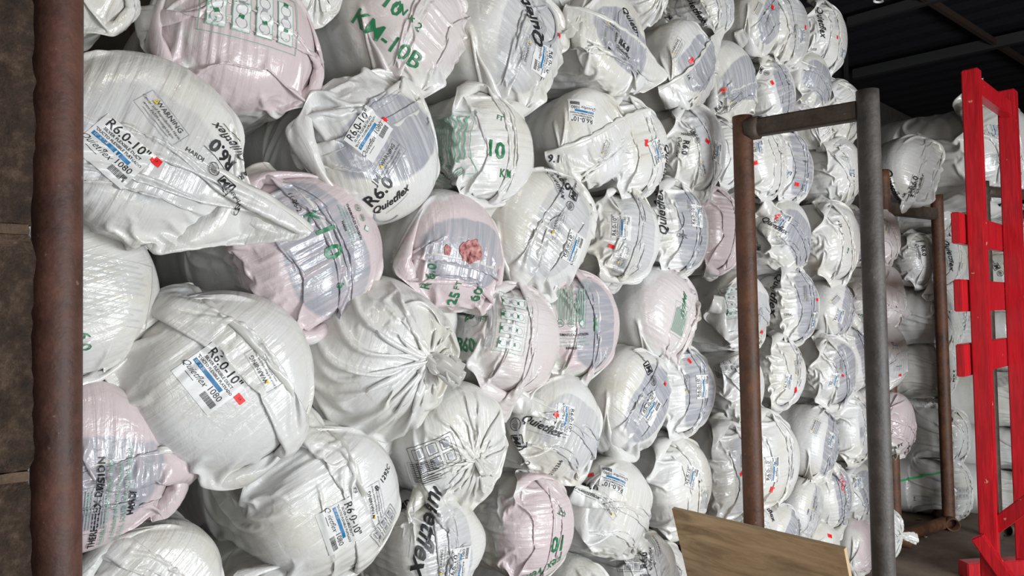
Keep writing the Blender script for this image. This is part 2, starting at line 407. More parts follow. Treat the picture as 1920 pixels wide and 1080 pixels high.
MB().box(Vector((0, 0, .045)) - nn * .0 + dn * .0 , (.30, .098, .09), ra + math.pi / 2).build('foot', 'red', rf, .005)

# ------------------------------------------------------------------ plywood sheet
TL = at(1262, 952, 3.2); TR = at(1585, 1035, 2.62); TR.z = TL.z
hx = (TR - TL); wd = hx.length; hx.normalize(); hn = Vector((hx.y, -hx.x, 0)); 
if hn.dot(CAM_M.translation - TL) < 0: hn = -hn
bot = TL - hn * .26; bot.z = 0; dv = (TL - bot); ht = dv.length; up = dv.normalized(); nz = hx.cross(up)
pl = D.objects.new('x', None)
bm = MB(); bm.box((wd / 2, 0, ht / 2), (wd, .018, ht), 0, 0)
for f in bm.b.faces:
    if abs(f.normal.y) < .5: f.material_index = 1
for (kx, kz) in ((.13, -.10), (.17, -.19), (.71, -.08), (.40, -.13)):
    bm.box((kx, -.0095 if nz.dot(hn) < 0 else .0095, ht + kz), (.010, .001, .016), 0, 2)
o = bm.build('plywood_sheet', ['ply', 'ply_edge', 'knot'])
o.matrix_world = Matrix.Translation(bot) @ Matrix((hx, -nz if False else up.cross(hx), up)).transposed().to_4x4()
tag(o, 'rectangular brown plywood sheet standing in front of the rusty rack upright', 'plywood')
D.objects.remove(pl)
for k, (px, py) in enumerate([(1722, 975), (1875, 930), (1735, 1008), (1868, 1026)]):
    q = at(px, py, 5.2); t = (q - CAM_M.translation); q = CAM_M.translation + t * (1.7 / -t.z)
    if px == 1722 or k > 1:
        o = MB().box((q.x, q.y, .006), (.05 if k == 0 else .02, .02, .008), k).build('debris_scrap', 'ply_edge', None, .002)
        tag(o, ['pale cardboard scrap on the floor beside the foot of the brown rack', '', 'tiny pale crumb on the floor between the rack foot and the red frame', 'tiny crumb on the floor behind the red diagonal brace'][k], 'scrap')

# ------------------------------------------------------------------ bag film, draped by a small cloth solver
def sdf_push(P, R, rc, dome):
    # rounded cylinder, axis z, front face z=0, interior z<0 ; returns projected points + contact mask
    r = np.hypot(P[...,0], P[...,1]); z = P[...,2]+dome*np.minimum(r/R,1.2)**2
    qx = r-(R-rc); qz = z+rc
    dout = np.hypot(np.maximum(qx,0), np.maximum(qz,0)) - rc + np.minimum(np.maximum(qx,qz),0)
    pen = dout < 0
    # gradient
    both = (qx>0)&(qz>0)
    l = np.hypot(qx,qz)+1e-9
    gr = np.where(both, qx/l, (qx>qz)*1.0)
    gz = np.where(both, qz/l, (qx<=qz)*1.0)
    rr = np.maximum(r,1e-6)
    k = np.where(pen, -dout, 0)
    Q = P.copy()
    Q[...,0] += k*gr*P[...,0]/rr; Q[...,1] += k*gr*P[...,1]/rr; Q[...,2] += k*gz
    return Q, pen
def sim(kind='seam', nu=150, nv=96, R=.225, rc=.06, over=1.04, slack=.02, steps=70, iters=10, seed=0,
        back=.42, g=(0,-.6,0), pull=(0,0,-3.0), corner=None, tail=(0, 0, 0), shrink=1.0, knot_off=(0,0), ruffle=.07, dome=.04, noise=.004, gather=.75, sy=0.0, sag=0.0):
    rng = np.random.default_rng(seed)
    C = 2*np.pi*R*over; du = C/nu
    path = (R-rc) + rc*np.pi/2 + slack           # rim (z=-rc) to centre, along the film
    extra = ruffle if kind=='knot' else 0
    Ltot = (back-rc) + path + extra
    dv = Ltot/(nv-1)
    th = np.arange(nu)*2*np.pi/nu
    s = np.arange(nv)*dv
    zf = -back + s                                # straight z
    W = C/2
    P = np.zeros((nu,nv,3))
    dun = np.ones(nv); 
    if kind=='seam':
        dun = 1-(1-gather)*np.clip((np.arange(nv)-(nv-1-.05/dv))/(.05/dv),0,1)**2
    dun=(dun*du)[None,:,None]
    t = np.clip((zf+rc)/(path),0,1)
    t = t*t*(3-2*t)
    Rr = C/(2*np.pi)
    fx = W*(0.5-np.where(th<=np.pi,th,2*np.pi-th)/np.pi)
    for j in range(nv):
        cx, cy = Rr*np.cos(th), Rr*np.sin(th)
        if kind=='seam':
            P[:,j,0] = cx*(1-t[j])+fx*t[j]; P[:,j,1] = cy*(1-t[j])
            P[:,j,2] = zf[j]
        else:
            f = 1-.93*t[j]
            if zf[j] > path-rc: f = .07+.3*(zf[j]-(path-rc))/max(extra,.01)
            P[:,j,0] = cx*f; P[:,j,1] = cy*f
            P[:,j,2] = np.minimum(zf[j],-rc)+ (path*.5*t[j]) + max(0,zf[j]-(path-rc))*.8
    jk = int(round(((back-rc)+path)/dv)) if kind=='knot' else nv-1
    jk = min(jk,nv-1)
    # smooth noise start
    amp = noise*np.clip((zf+rc*2)/.1,0,1)[None,:,None]
    if kind=='knot':
        ph = rng.uniform(0,6.28,40)
        w = sum(np.sin(k*th+ph[k])*(1/(1+abs(k-14)/8)) for k in range(5,32))
        w = w/np.abs(w).max()
        P[:,:,2] += (w[:,None]*np.clip((zf+rc)/path,0,1)[None,:]*.02)
    P += rng.normal(0,1,(nu,nv,3))*amp
    P=P.astype(np.float32); V = np.zeros_like(P); anchor=None
    g = np.array(g,np.float32); pull = np.array(pull,np.float32); dun=dun.astype(np.float32)
    dt = 1/60.
    mirror = (-np.arange(nu))%nu
    anchor = P[:,0:2].copy()
    def con(A, B, L, k):
        d = B-A; l = np.sqrt((d*d).sum(-1,keepdims=True))+1e-9
        c = d*((l-L)/l*.5*k)
        return c
    diag = np.hypot(du,dv)
    ev = np.arange(0,nu,2); od = np.arange(1,nu,2)
    inner = R*1.0
    Rring = .016
    for st in range(steps):
        Pp = P.copy()
        front = np.clip((P[...,2]+.05)/.05,0,1)[...,None]
        a = g[None,None,:] + pull[None,None,:]*front
        if kind=='knot': a = np.where((np.arange(nv)>jk)[None,:,None], g+np.array(tail,np.float32), a)
        # inward suction via normals
        du_ = np.roll(P,-1,0)-np.roll(P,1,0)
        dv_ = np.zeros_like(P); dv_[:,1:-1] = P[:,2:]-P[:,:-2]; dv_[:,-1]=P[:,-1]-P[:,-2]; dv_[:,0]=P[:,1]-P[:,0]
        n = np.cross(du_,dv_); n /= np.linalg.norm(n,axis=-1,keepdims=True)+1e-9
        a = a - n*shrink*(np.arange(nv)[None,:,None]<jk)
        if corner is not None:
            cu, cf = corner; i0 = 0 if cu>0 else nu//2
            wgt = np.exp(-((np.minimum(np.abs(np.arange(nu)-i0),nu-np.abs(np.arange(nu)-i0)))/3.0)**2)
            a = a.copy(); a[:,-4:] += wgt[:,None,None]*np.array(cf)[None,None,:]
        V = (V + a*dt)*.96
        P = P + V*dt
        for it in range(iters):
            for s0 in (ev,od):
                s1 = (s0+1)%nu
                c = con(P[s0],P[s1],dun,1.); P[s0]+=c; P[s1]-=c
            for o in (0,1):
                A = P[:,o:nv-1:2]; B = P[:,o+1:nv:2]; m=min(A.shape[1],B.shape[1])
                c = con(A[:,:m],B[:,:m],dv,1.); P[:,o:o+2*m:2]+=c; P[:,o+1:o+1+2*m:2]-=c
            for sg in (1,-1):
                for s0 in (ev,od):
                    s1=(s0+sg)%nu
                    for o in (0,1):
                        m=len(range(o+1,nv,2))
                        A=P[s0,o:o+2*m:2]; B=P[s1,o+1:o+1+2*m:2]
                        c=con(A,B,diag,.5)
                        P[s0,o:o+2*m:2]+=c; P[s1,o+1:o+1+2*m:2]-=c
            # bending (skip one), only resists folding sharper
            k=.10
            d=np.roll(P,-2,0)-P; l=np.linalg.norm(d,axis=-1,keepdims=True)+1e-9
            c=d*((l-2*du)/l*.5*k)*(l<2*du); P+=c*.5; P-=np.roll(c,2,0)*.5
            d=P[:,2:]-P[:,:-2]; l=np.linalg.norm(d,axis=-1,keepdims=True)+1e-9
            c=d*((l-2*dv)/l*.5*k)*(l<2*dv); P[:,:-2]+=c*.5; P[:,2:]-=c*.5
            if kind=='seam':
                mp=(P[:,-1]+P[mirror,-1])*.5; mp[:,1]+=(sy+sag*np.sin(mp[:,0]*7+1)-mp[:,1])*.15; P[:,-1]=mp
            else:
                q=P[:,jk]; cc=q.mean(0); cc[0]=cc[0]*.8+knot_off[0]*.2; cc[1]=cc[1]*.8+knot_off[1]*.2
                d=q-cc; l=np.linalg.norm(d,axis=-1,keepdims=True)+1e-9
                P[:,jk]=cc+d*np.minimum(1,np.maximum(Rring/l,1-.08))
            P[:,0:2]=anchor
            Q,pen=sdf_push(P,R,rc,dome)
            # friction
            tang=(Q-Pp); P=np.where(pen[...,None],Q-tang*.06,Q)
        V=(P-Pp)/dt
        sp=np.linalg.norm(V,axis=-1,keepdims=True); V*=np.minimum(1,1.5/np.maximum(sp,1e-9))
    return P.astype(np.float32),jk
def refine(P):
    # one cubic B-spline refinement of the sheet (closed around, open along)
    a=np.roll(P,1,0);b=np.roll(P,-1,0)
    Q=np.empty((P.shape[0]*2,)+P.shape[1:],P.dtype);Q[0::2]=.75*P+.125*(a+b);Q[1::2]=.5*(P+b)
    n=Q.shape[1];O=np.empty((Q.shape[0],2*n-1,3),P.dtype)
    O[:,1::2]=.5*(Q[:,1:]+Q[:,:-1]);O[:,0::2]=Q
    O[:,2:-1:2]=.75*Q[:,1:-1]+.125*(Q[:,2:]+Q[:,:-2])
    return O

RZ = .42
VAR = {
 'a': dict(seed=1, over=1.03, slack=.01, rc=.10),
 'b': dict(seed=2, slack=.05, rc=.10, gather=.85, corner=(1, (20, -20, 0))),
 'c': dict(seed=3, over=1.07, slack=.035, gather=.75, sy=.05, rc=.09),
 'd': dict(seed=4, slack=.12, corner=(1, (26, -14, 22)), pull=(0, 0, -1.2), gather=.9),
 'e': dict(seed=5, over=1.10, slack=.03, rc=.09, shrink=3, gather=.6, sag=.03),
 'f': dict(seed=6, over=1.02, slack=-.01, gather=.85, dome=.05, rc=.10),
 'g': dict(seed=7, over=1.05, slack=.03, gather=.78, sy=-.06, rc=.10),
 'h': dict(seed=8, over=1.06, slack=.05, gather=.8, corner=(-1, (-14, -6, 8)), rc=.10),
 'k': dict(kind='knot', seed=11, rc=.13, over=1.01, slack=.0, ruffle=.10, dome=.08, tail=(.5, .4, .5), knot_off=(.03, .03), shrink=.4, noise=.002),
 'l': dict(kind='knot', seed=12, rc=.09, over=1.03, slack=.015, ruffle=.075, tail=(.4, -.4, .5), shrink=.6),
 't': dict(seed=13, over=1.04, slack=.055, rc=.09, gather=.97, dome=.03, corner=(1, (75, -4, 12)), pull=(0, 0, -2.), sy=-.01),
 'm': dict(seed=14, over=1.05, slack=.035, gather=.72, sy=.085, rc=.09),
 'n': dict(seed=15, over=1.07, slack=.03, gather=.8, sy=.07, rc=.10, sag=-.03),
}
PUCK = dict(a=(.0028, .14), b=(.0022, .12), c=(.0036, .18), d=(.002, .14), e=(.0038, .24), f=(.0026, .16), g=(.0034, .18), h=(.0026, .16), k=(.0014, .26), l=(.002, .18), t=(.0034, .30), m=(.0028, .14), n=(.0034, .2), s=(.003, .2))
class Bag: pass
def grid_mesh(name, P, close_back=False, solid=0):
    nu, nv = P.shape[:2]
    v = P.reshape(-1, 3); i = np.arange(nu)[:, None]; j = np.arange(nv - 1)[None, :]; i2 = (i + 1) % nu
    F = np.stack([i * nv + j, i2 * nv + j, i2 * nv + j + 1, i * nv + j + 1], -1).reshape(-1, 4)
    verts = v.tolist(); faces = F.tolist()
    if close_back: faces.append([k * nv for k in range(nu)][::-1])
    me = D.meshes.new(name); me.from_pydata(verts, [], faces); me.shade_smooth()
    return me
def make_variant(key):
    P, jk = sim(**VAR[key]); kind = VAR[key].get('kind', 'seam')
    if kind == 'seam' and key != 't':            # soften the frills of the sealed corners
        for _ in range(6):
            mk = np.clip((np.hypot(P[..., 0], P[..., 1]) - .236) / .02, 0, 1)[..., None] * .5
            av = (np.roll(P, 1, 0) + np.roll(P, -1, 0)) * .5; av[:, 1:-1] = av[:, 1:-1] * .5 + (P[:, 2:] + P[:, :-2]) * .25
            P = P * (1 - mk) + av * mk
    P = refine(P); jk *= 2; nu, nv = P.shape[:2]
    rng = np.random.default_rng(abs(hash(key)) % 1 + ord(key))
    # fine puckers
    du_ = np.roll(P, -1, 0) - np.roll(P, 1, 0); dv_ = np.gradient(P, axis=1)
    nrm = np.cross(du_, dv_); nrm /= np.linalg.norm(nrm, axis=-1, keepdims=True) + 1e-9
    amp, reach = PUCK[key]
    th = np.arange(nu) * 2 * np.pi / nu
    W = 2 * np.pi * .235 / 2
    u = (W * (.5 - np.where(th <= np.pi, th, 2 * np.pi - th) / np.pi)) if kind == 'seam' else th * .235
    dv0 = ((RZ - .06) + (.165 + .06 * 1.57)) / nv
    ds = (min(jk, nv - 1) - np.arange(nv)) * dv0
    f = np.zeros((nu, nv))
    for k in range(7):
        fr = rng.uniform(70, 260) if kind == 'seam' else rng.integers(18, 60) / .235
        ph = rng.uniform(0, 6.28); wv = rng.uniform(.2, .6)
        f += (1 - 2 * np.abs(np.sin(.5 * (u[:, None] * fr + ph + wv * np.sin(ds[None, :] * 14 + ph))))) * rng.uniform(.5, 1)
    env = np.exp(-(ds / reach) ** 2) * np.clip(ds / .02, 0, 1)
    msk = .35 + .65 * np.clip(np.sin(u * 17 + rng.uniform(0, 6)) + np.sin(u * 31 + rng.uniform(0, 6)) + .3, 0, 1)
    P = P + nrm * (f / 3 * amp * env[None, :] * msk[:, None])[..., None]
    # plain body running back into the pile
    nb = 24; zz = np.linspace(-1.02, -RZ, nb, endpoint=False); rr = .234 * (1 - .0 * zz)
    ring = P[:, 0, :2]
    body = np.zeros((nu, nb, 3)); sc_ = np.minimum(1, ((zz + 1.02) / .12 + .02)) ** .5
    body[:, :, 0] = ring[:, None, 0] * sc_; body[:, :, 1] = ring[:, None, 1] * sc_; body[:, :, 2] = zz
    P = np.concatenate([body, P], 1); jk += nb
    # soft lumps of the packed coil
    L = np.zeros_like(P)
    for k in range(9):
        kv = rng.normal(0, 1, 3) * rng.uniform(5, 15); a = rng.normal(0, 1, 3); a[2] *= .4
        L += np.sin(P @ kv + rng.uniform(0, 6.28))[..., None] * a
    L *= .0032
    circ = np.sin(P[..., 2] * 70 + 2 * np.sin(np.arctan2(P[..., 1], P[..., 0]) * 2)) * .0012 * (P[..., 2] < -.05)   # rings of the duct spiral
    rad = P.copy(); rad[..., 2] = 0; rad /= np.linalg.norm(rad, axis=-1, keepdims=True) + 1e-6
    P = P + L + rad * circ[..., None]
    B = Bag(); nv = P.shape[1]; B.kind = kind
    end = jk if kind == 'knot' else nv - 1
    B.sack = grid_mesh('film_sack', P[:, :end + 1], True); B.sack.materials.append(M['film'])
    if kind == 'knot':
        B.front = grid_mesh('gathered_neck', P[:, end:]); B.front.materials.append(M['edge'])
    else:
        h = nu // 2 + 1; A = P[:h, -1]; d = P[:h, -1] * 2 - P[:h, -4] - P[(-np.arange(h)) % nu, -4]
        d /= np.linalg.norm(d, axis=-1, keepdims=True) + 1e-6
        for _ in range(6): d[1:-1] = (d[:-2] + d[1:-1] + d[2:]) / 3
        d /= np.linalg.norm(d, axis=-1, keepdims=True) + 1e-6
        s_ = np.cross(np.gradient(A, axis=0), d); s_ /= np.linalg.norm(s_, axis=-1, keepdims=True) + 1e-6
        rows = [A - d * .002]
        for q in (1, 2, 3): rows.append(A + d * .0052 * q + s_ * (np.sin(np.arange(h) * .35 + q * .5) * .0016 * q + .0035 * q * q * .3)[:, None])
        R4 = np.stack(rows, 1); back = R4[:, ::-1] - s_[:, None] * .0008
        G = np.concatenate([R4, back], 1); nvv = G.shape[1]
        faces = [(i * nvv + j, (i + 1) * nvv + j, (i + 1) * nvv + (j + 1) % nvv, i * nvv + (j + 1) % nvv) for i in range(h - 1) for j in range(nvv)]
        me = D.meshes.new('end_seam'); me.from_pydata(G.reshape(-1, 3).tolist(), [], faces); me.shade_smooth(); me.materials.append(M['edge'])
        B.front = me
    B.sack.calc_loop_triangles()
    bm = bmesh.new(); bm.from_mesh(B.sack); B.bvh = BVHTree.FromBMesh(bm); bm.free()
    B.tip = float(P[:, end, 2].mean()); print(key, 'tip', B.tip, 'zmax', P[..., 2].max())
    q = P[:, :end + 1:3][::2].reshape(-1, 3); q = q[q[:, 2] > -.33]
    q = q[np.hypot(q[:, 0], q[:, 1]) < (.30 if key == 't' else .247)]
    q = q[q[:, 2] < .05] if key != 't' else q
    B.hull = q[::3]
    return B
LIB = {k: make_variant(k) for k in VAR}

CM = np.array(CAM_I)
def proj_np(Q):
    H = Q @ CM[:3, :3].T + CM[:3, 3]
    return 960 + FPX * H[:, 0] / -H[:, 2], 540 - FPX * H[:, 1] / -H[:, 2]
def axes(n, ang):
    n = n.normalized(); r = Vector((-n.y, n.x, 0)).normalized(); dwn = n.cross(r)
    if dwn.z > 0: dwn = -dwn
    if r.dot(CAM_M.to_3x3() @ Vector((1, 0, 0))) < 0: r = -r
    a = math.radians(ang)
    # the seam direction is given as seen in the picture: undo the foreshortening of the horizontal axis
    x = (r * math.cos(a) + dwn * math.sin(a)).normalized()
    return Matrix((x, n.cross(x), n)).transposed()
def solve(var, xr, yt, yb, ang, off, yaw, pitch, depth=None, xl=None):
    n = Matrix.Rotation(math.radians(yaw), 3, 'Z') @ FACE_N
    side = Vector((-n.y, n.x, 0)); n = Matrix.Rotation(math.radians(pitch), 3, side) @ n
    R3 = np.array(axes(n, ang)); H = LIB[var].hull
    hh = (yb - yt) / 2; px, py, sc = xr - hh * .7, (yt + yb) / 2, 1.0
    for it in range(14):
        o = on_face(px, py, off) if depth is None else at(px, py, depth)
        Q = (H * sc + np.array([0, 0, .15 * sc])) @ R3.T + np.array(o)
        X, Y = proj_np(Q)
        x1, y0, y1 = np.percentile(X, 99.3), np.percentile(Y, .7), np.percentile(Y, 99.3)
        px += (xr - x1) * .8; py += ((yt + yb) / 2 - (y0 + y1) / 2) * .8
        sc *= ((yb - yt) / max(y1 - y0, 1)) ** .8
    return o, R3, sc, n

# ------------------------------------------------------------------ print: lettering as thin ink on the film
_tc = {}
def text_geo(s, size, bold=0., shear=0., maxlen=.012):
    key = (s, round(size, 4), bold, shear, maxlen)
    if key in _tc: return _tc[key]
    c = D.curves.new('t', 'FONT'); c.body = s; c.size = 1; c.offset = bold; c.shear = shear; c.resolution_u = 2
    c.align_x = 'CENTER'; c.align_y = 'CENTER'
    o = D.objects.new('t', c); COL.objects.link(o)
    me = o.to_mesh(); bm = bmesh.new(); bm.from_mesh(me); o.to_mesh_clear()
    D.objects.remove(o); D.curves.remove(c)
    bmesh.ops.scale(bm, vec=(size, size, size), verts=bm.verts)
    bmesh.ops.triangulate(bm, faces=bm.faces)
    for _ in range(4):
        le = [e for e in bm.edges if e.calc_length() > maxlen]
        if not le: break
        bmesh.ops.subdivide_edges(bm, edges=le, cuts=1); bmesh.ops.triangulate(bm, faces=[f for f in bm.faces if len(f.verts) > 3])
    bm.verts.index_update()
    r = ([(v.co.x, v.co.y) for v in bm.verts], [tuple(v.index for v in f.verts) for f in bm.faces]); bm.free()
    _tc[key] = r; return r
class Art:
    def __init__(s): s.v = []; s.f = []; s.m = []; s.h = []; s.mats = []
    def mi(s, m_):
        if m_ not in s.mats: s.mats.append(m_)
        return s.mats.index(m_)
    def add(s, geo, x, y, m_, rot=0, lift=0):
        k = len(s.v); c, q = math.cos(math.radians(rot)), math.sin(math.radians(rot)); i = s.mi(m_)
        s.v += [(x + a * c - b_ * q, y + a * q + b_ * c) for a, b_ in geo[0]]; s.h += [lift] * len(geo[0])
        s.f += [tuple(a + k for a in f) for f in geo[1]]; s.m += [i] * len(geo[1])
    def text(s, t, x, y, size, m_='black', bold=0., shear=0., rot=0, lift=1): s.add(text_geo(t, size, bold, shear), x, y, m_, rot, lift); return s
    def rect(s, x, y, w_, h_, m_='black', rot=0, lift=1, step=.006):
        nx, ny = max(1, int(w_ / step)), max(1, int(h_ / step))
        vs = [(-w_ / 2 + w_ * i / nx, -h_ / 2 + h_ * j / ny) for i in range(nx + 1) for j in range(ny + 1)]
        fs = [(i * (ny + 1) + j, (i + 1) * (ny + 1) + j, (i + 1) * (ny + 1) + j + 1, i * (ny + 1) + j + 1) for i in range(nx) for j in range(ny)]
        s.add((vs, fs), x, y, m_, rot, lift); return s
    def ring(s, x, y, r, t, m_, a0=0, a1=360, lift=1, sx=1.):
        n = 24; vs = []; fs = []
        for i in range(n + 1):
            a = math.radians(a0 + (a1 - a0) * i / n)
            vs += [(math.cos(a) * r * sx, math.sin(a) * r), (math.cos(a) * (r - t) * sx, math.sin(a) * (r - t))]
        fs = [(2 * i, 2 * i + 2, 2 * i + 3, 2 * i + 1) for i in range(n)]
        s.add((vs, fs), x, y, m_, 0, lift); return s
    def poly(s, pts, m_, lift=1): s.add((pts, [tuple(range(len(pts)))]), 0, 0, m_, 0, lift); return s
    def frame(s, x, y, w_, h_, t, m_):
        s.rect(x, y + h_ / 2, w_, t, m_); s.rect(x, y - h_ / 2, w_, t, m_); s.rect(x - w_ / 2, y, t, h_, m_); s.rect(x + w_ / 2, y, t, h_, m_); return s
    def barcode(s, x, y, w_, h_, m_='black', seed=1):
        r = random.Random(seed); a = -w_ / 2
        while a < w_ / 2 - .002:
            b_ = r.choice((.0008, .0014, .002)); s.rect(x + a + b_ / 2, y, b_, h_, m_, 0, 1); a += b_ + r.choice((.0009, .0013))
        return s
def leaf(A, x, y, r, m_):
    for k in range(9):
        a = math.radians(20 + 140 * k / 8)
        p = (x, y - r * .7)
        A.poly([p, (x + math.cos(a - .07) * r, y - r * .5 + math.sin(a - .07) * r * 1.2), (x + math.cos(a + .07) * r, y - r * .5 + math.sin(a + .07) * r * 1.2)], m_)
def art(kind, arg=None, far=False):
    A = Art()
    if kind == 'L':                              # product label, about 13 x 10 cm
        A.rect(0, -.004, .135, .112, 'paper', 0, 0)
        A.text('R6.0-10"', 0, .037, .032, 'black', .012)
        if not far:
            A.text('SILVER FLEXIBLE DUCT', 0, .020, .0098, 'black', .02); A.text('"DUCTO FLEXIBLE PLATEADO', 0, .009, .0092, 'black', .02)
        else: A.rect(0, .019, .10, .006, 'grey_ink'); A.rect(0, .009, .10, .006, 'grey_ink')
        A.rect(-.010, -.003, .10, .010, 'blue')
        if not far: A.text("10\" X 25'", -.04, -.003, .009, 'paper', 0, 0, 0, 2)
        A.text('Quietflex', -.035, -.022, .021, 'black', .0, .6)
        A.text('1080', .035, -.018, .022, 'black', .004); A.barcode(.038, -.038, .044, .016)
        A.rect(-.035, -.036, .03, .0012, 'black')
    elif kind == 'S': A.rect(0, 0, .026, .017, 'sticker', 0, 0); A.text('1A', 0, 0, .009, 'black', 0, 0, 0, 1)
    elif kind == 'W':
        A.frame(0, 0, .15, .066, .0012, 'grey_ink')
        A.poly([(-.052, .012), (-.036, .012), (-.044, .026)], 'yellow'); A.poly([(-.0446, .016), (-.0434, .016), (-.0438, .0225), (-.0442, .0225)], 'black', 2)
        A.text('WARNING', .008, .019, .021, 'black')
        if far:
            for k in range(3): A.rect(0, .002 - .012 * k, .13, .004, 'grey_ink')
        else:
            A.text('Cancer and Reproductive Harm -', 0, .002, .0115); A.text('www.P65Warnings.ca.gov', 0, -.011, .0115); A.rect(0, -.022, .10, .002, 'grey_ink')
    elif kind == 'Q':                            # large italic maker's word with its swoosh
        A.text('Quietflex', 0, 0, .085 * (arg or 1), 'black', .018, .45)
        A.ring(-.05, -.07, .10, .012, 'grey_ink', 150, 300); A.rect(.03, -.055, .20, .003, 'grey_ink', 8)
    elif kind == 'R':
        A.text('R6.0', 0, .03, .062, 'black', .03); A.text('Quietflex', .0, -.02, .042, 'black', .005, .6)
        A.rect(0, -.045, .13, .002, 'black'); A.rect(0, .06, .13, .002, 'black'); A.text('HARDI', -.10, .02, .028, 'black', .02, .2, 90)
    elif kind == 'J':
        A.frame(0, 0, .062, .05, .004, 'black'); A.text('JM', 0, 0, .045, 'black', .04, .2)
        A.ring(.075, .0, .026, .003, 'black'); leaf(A, .075, .0, .022, 'black')
        A.text('Comfort', -.075, 0, .026, 'black', .01, .3)
    elif kind == 'N': A.text(arg, 0, 0, .026, 'black', .008)
    elif kind == 'B': A.text(arg, 0, 0, .075, 'black', .02)
    elif kind == 'G': A.text(arg, 0, 0, .085, 'green', .02)
    elif kind == 'g': A.text(arg, 0, 0, .05, 'green', .006)
    elif kind == 'V': A.text(arg, 0, 0, .055, 'green', .006, .5)
    elif kind == 'P':                            # paragraph panel
        mt_ = arg or 'grey_ink'; r = random.Random(5)
        A.frame(0, 0, .21, .15, .0014, mt_)
        for k in range(11): A.rect(-.09 + (l := r.uniform(.10, .18)) / 2, .062 - k * .0122, l, .0042, mt_)
    elif kind == 'U':                            # division address block with test marks
        for k, t in enumerate(('CAUTION', 'THERMAFLEX DIVISION', 'FLEXIBLE TECHNOLOGIES, INC.', 'a subsidiary of Smith Industries', 'ABBEVILLE, SOUTH CAROLINA 29620')):
            if far and k > 1: A.rect(0, .05 - k * .018, .15, .006, 'green')
            else: A.text(t, 0, .05 - k * .018, .019 if k == 1 else .0135, 'black' if k == 1 else 'pale_green', .02 if k == 1 else 0)
        A.ring(-.06, .09, .019, .0025, 'green'); A.text('UL', -.06, .09, .02, 'green', .02)
        A.ring(-.005, .09, .019, .0015, 'green'); leaf(A, -.005, .09, .017, 'green')
        A.rect(.055, .09, .028, .028, 'pale_green', 45); A.rect(.055, .09, .022, .022, 'paper', 45, 2); leaf(A, .055, .088, .010, 'green')
        A.text('HARDI', .0, -.035, .018, 'black', .03)
    elif kind == 'I':                            # installation drawings
        A.frame(0, 0, .22, .13, .0016, 'pale_green'); r = random.Random(2)
        for k in range(4):
            x = -.078 + k * .052
            A.rect(x, .0, .040, .10, 'pale_green', 0, 0)
            A.rect(x, .0, .036, .096, 'paper', 0, 1); 
            for q in range(3): A.ring(x, -.03 + q * .03, .013, .0016, 'grey_ink', 0, 360, 2); A.rect(x, -.015 + q * .03, .012, .010, 'grey_ink' if q % 2 else 'green', r.uniform(-20, 20), 2)
        for k in range(3): A.rect(0, .075 + k * .009, .20, .0035, 'grey_ink')
    elif kind == 'F':                            # fittings chart in black
        A.frame(0, 0, .15, .10, .0016, 'black')
        for i in range(3):
            for j in range(2): A.frame(-.046 + i * .046, -.022 + j * .045, .034, .034, .0016, 'black'); A.rect(-.046 + i * .046, -.022 + j * .045, .016, .024, 'grey_ink')
    elif kind == 'E':                            # burst hole with pink wool
        r = random.Random(4); pts = [(math.cos(a) * .034 * r.uniform(.75, 1.1), math.sin(a) * .030 * r.uniform(.75, 1.1)) for a in [k * math.pi / 9 for k in range(18)]]
        A.poly(pts, 'wool', 0)
    elif kind == 'e':
        A.poly([(-.008, -.012), (.006, -.013), (.010, .004), (-.002, .013), (-.009, .005)], 'wool', 0)
    elif kind == 'K': A.text(arg, 0, 0, .085, 'green', .008)
    elif kind == 'H':                            # red handwriting
        for k in range(4): A.ring(-.03 + k * .018, .006 * (-1) ** k, .012, .003, 'sticker', k * 40, k * 40 + 250)
        A.rect(.03, 0, .05, .003, 'sticker', 12)
    elif kind == 'Z': A.rect(0, 0, .60, .022, 'spray', 0, 1); A.rect(-.1, .008, .26, .014, 'spray', 3, 1)
    return A
M['spray'] = mat('fresh_green_spray_mark', (.10, .62, .22), .6)[0]
NAMES = dict(L='product_label', S='price_sticker', W='warning_print', Q='brand_lettering', R='rating_print', J='maker_mark', N='batch_number', B='size_lettering',
             G='size_lettering', g='size_lettering', V='vent_lettering', P='instruction_print', U='address_print', I='installation_drawing', F='fittings_chart',
             E='torn_hole', e='torn_hole', K='code_lettering', H='handwriting', Z='spray_mark')
PLAB = dict(S='small red sticker', G='green lettering', g='green lettering', V='green script lettering', K='green code lettering', H='red handwriting',
            I='green installation drawings', E='ragged hole showing pink wool', e='small hole showing pink wool', Z='bright green spray line', W='warning text with yellow triangle', L='white label with blue stripe and barcode')
MISS = []
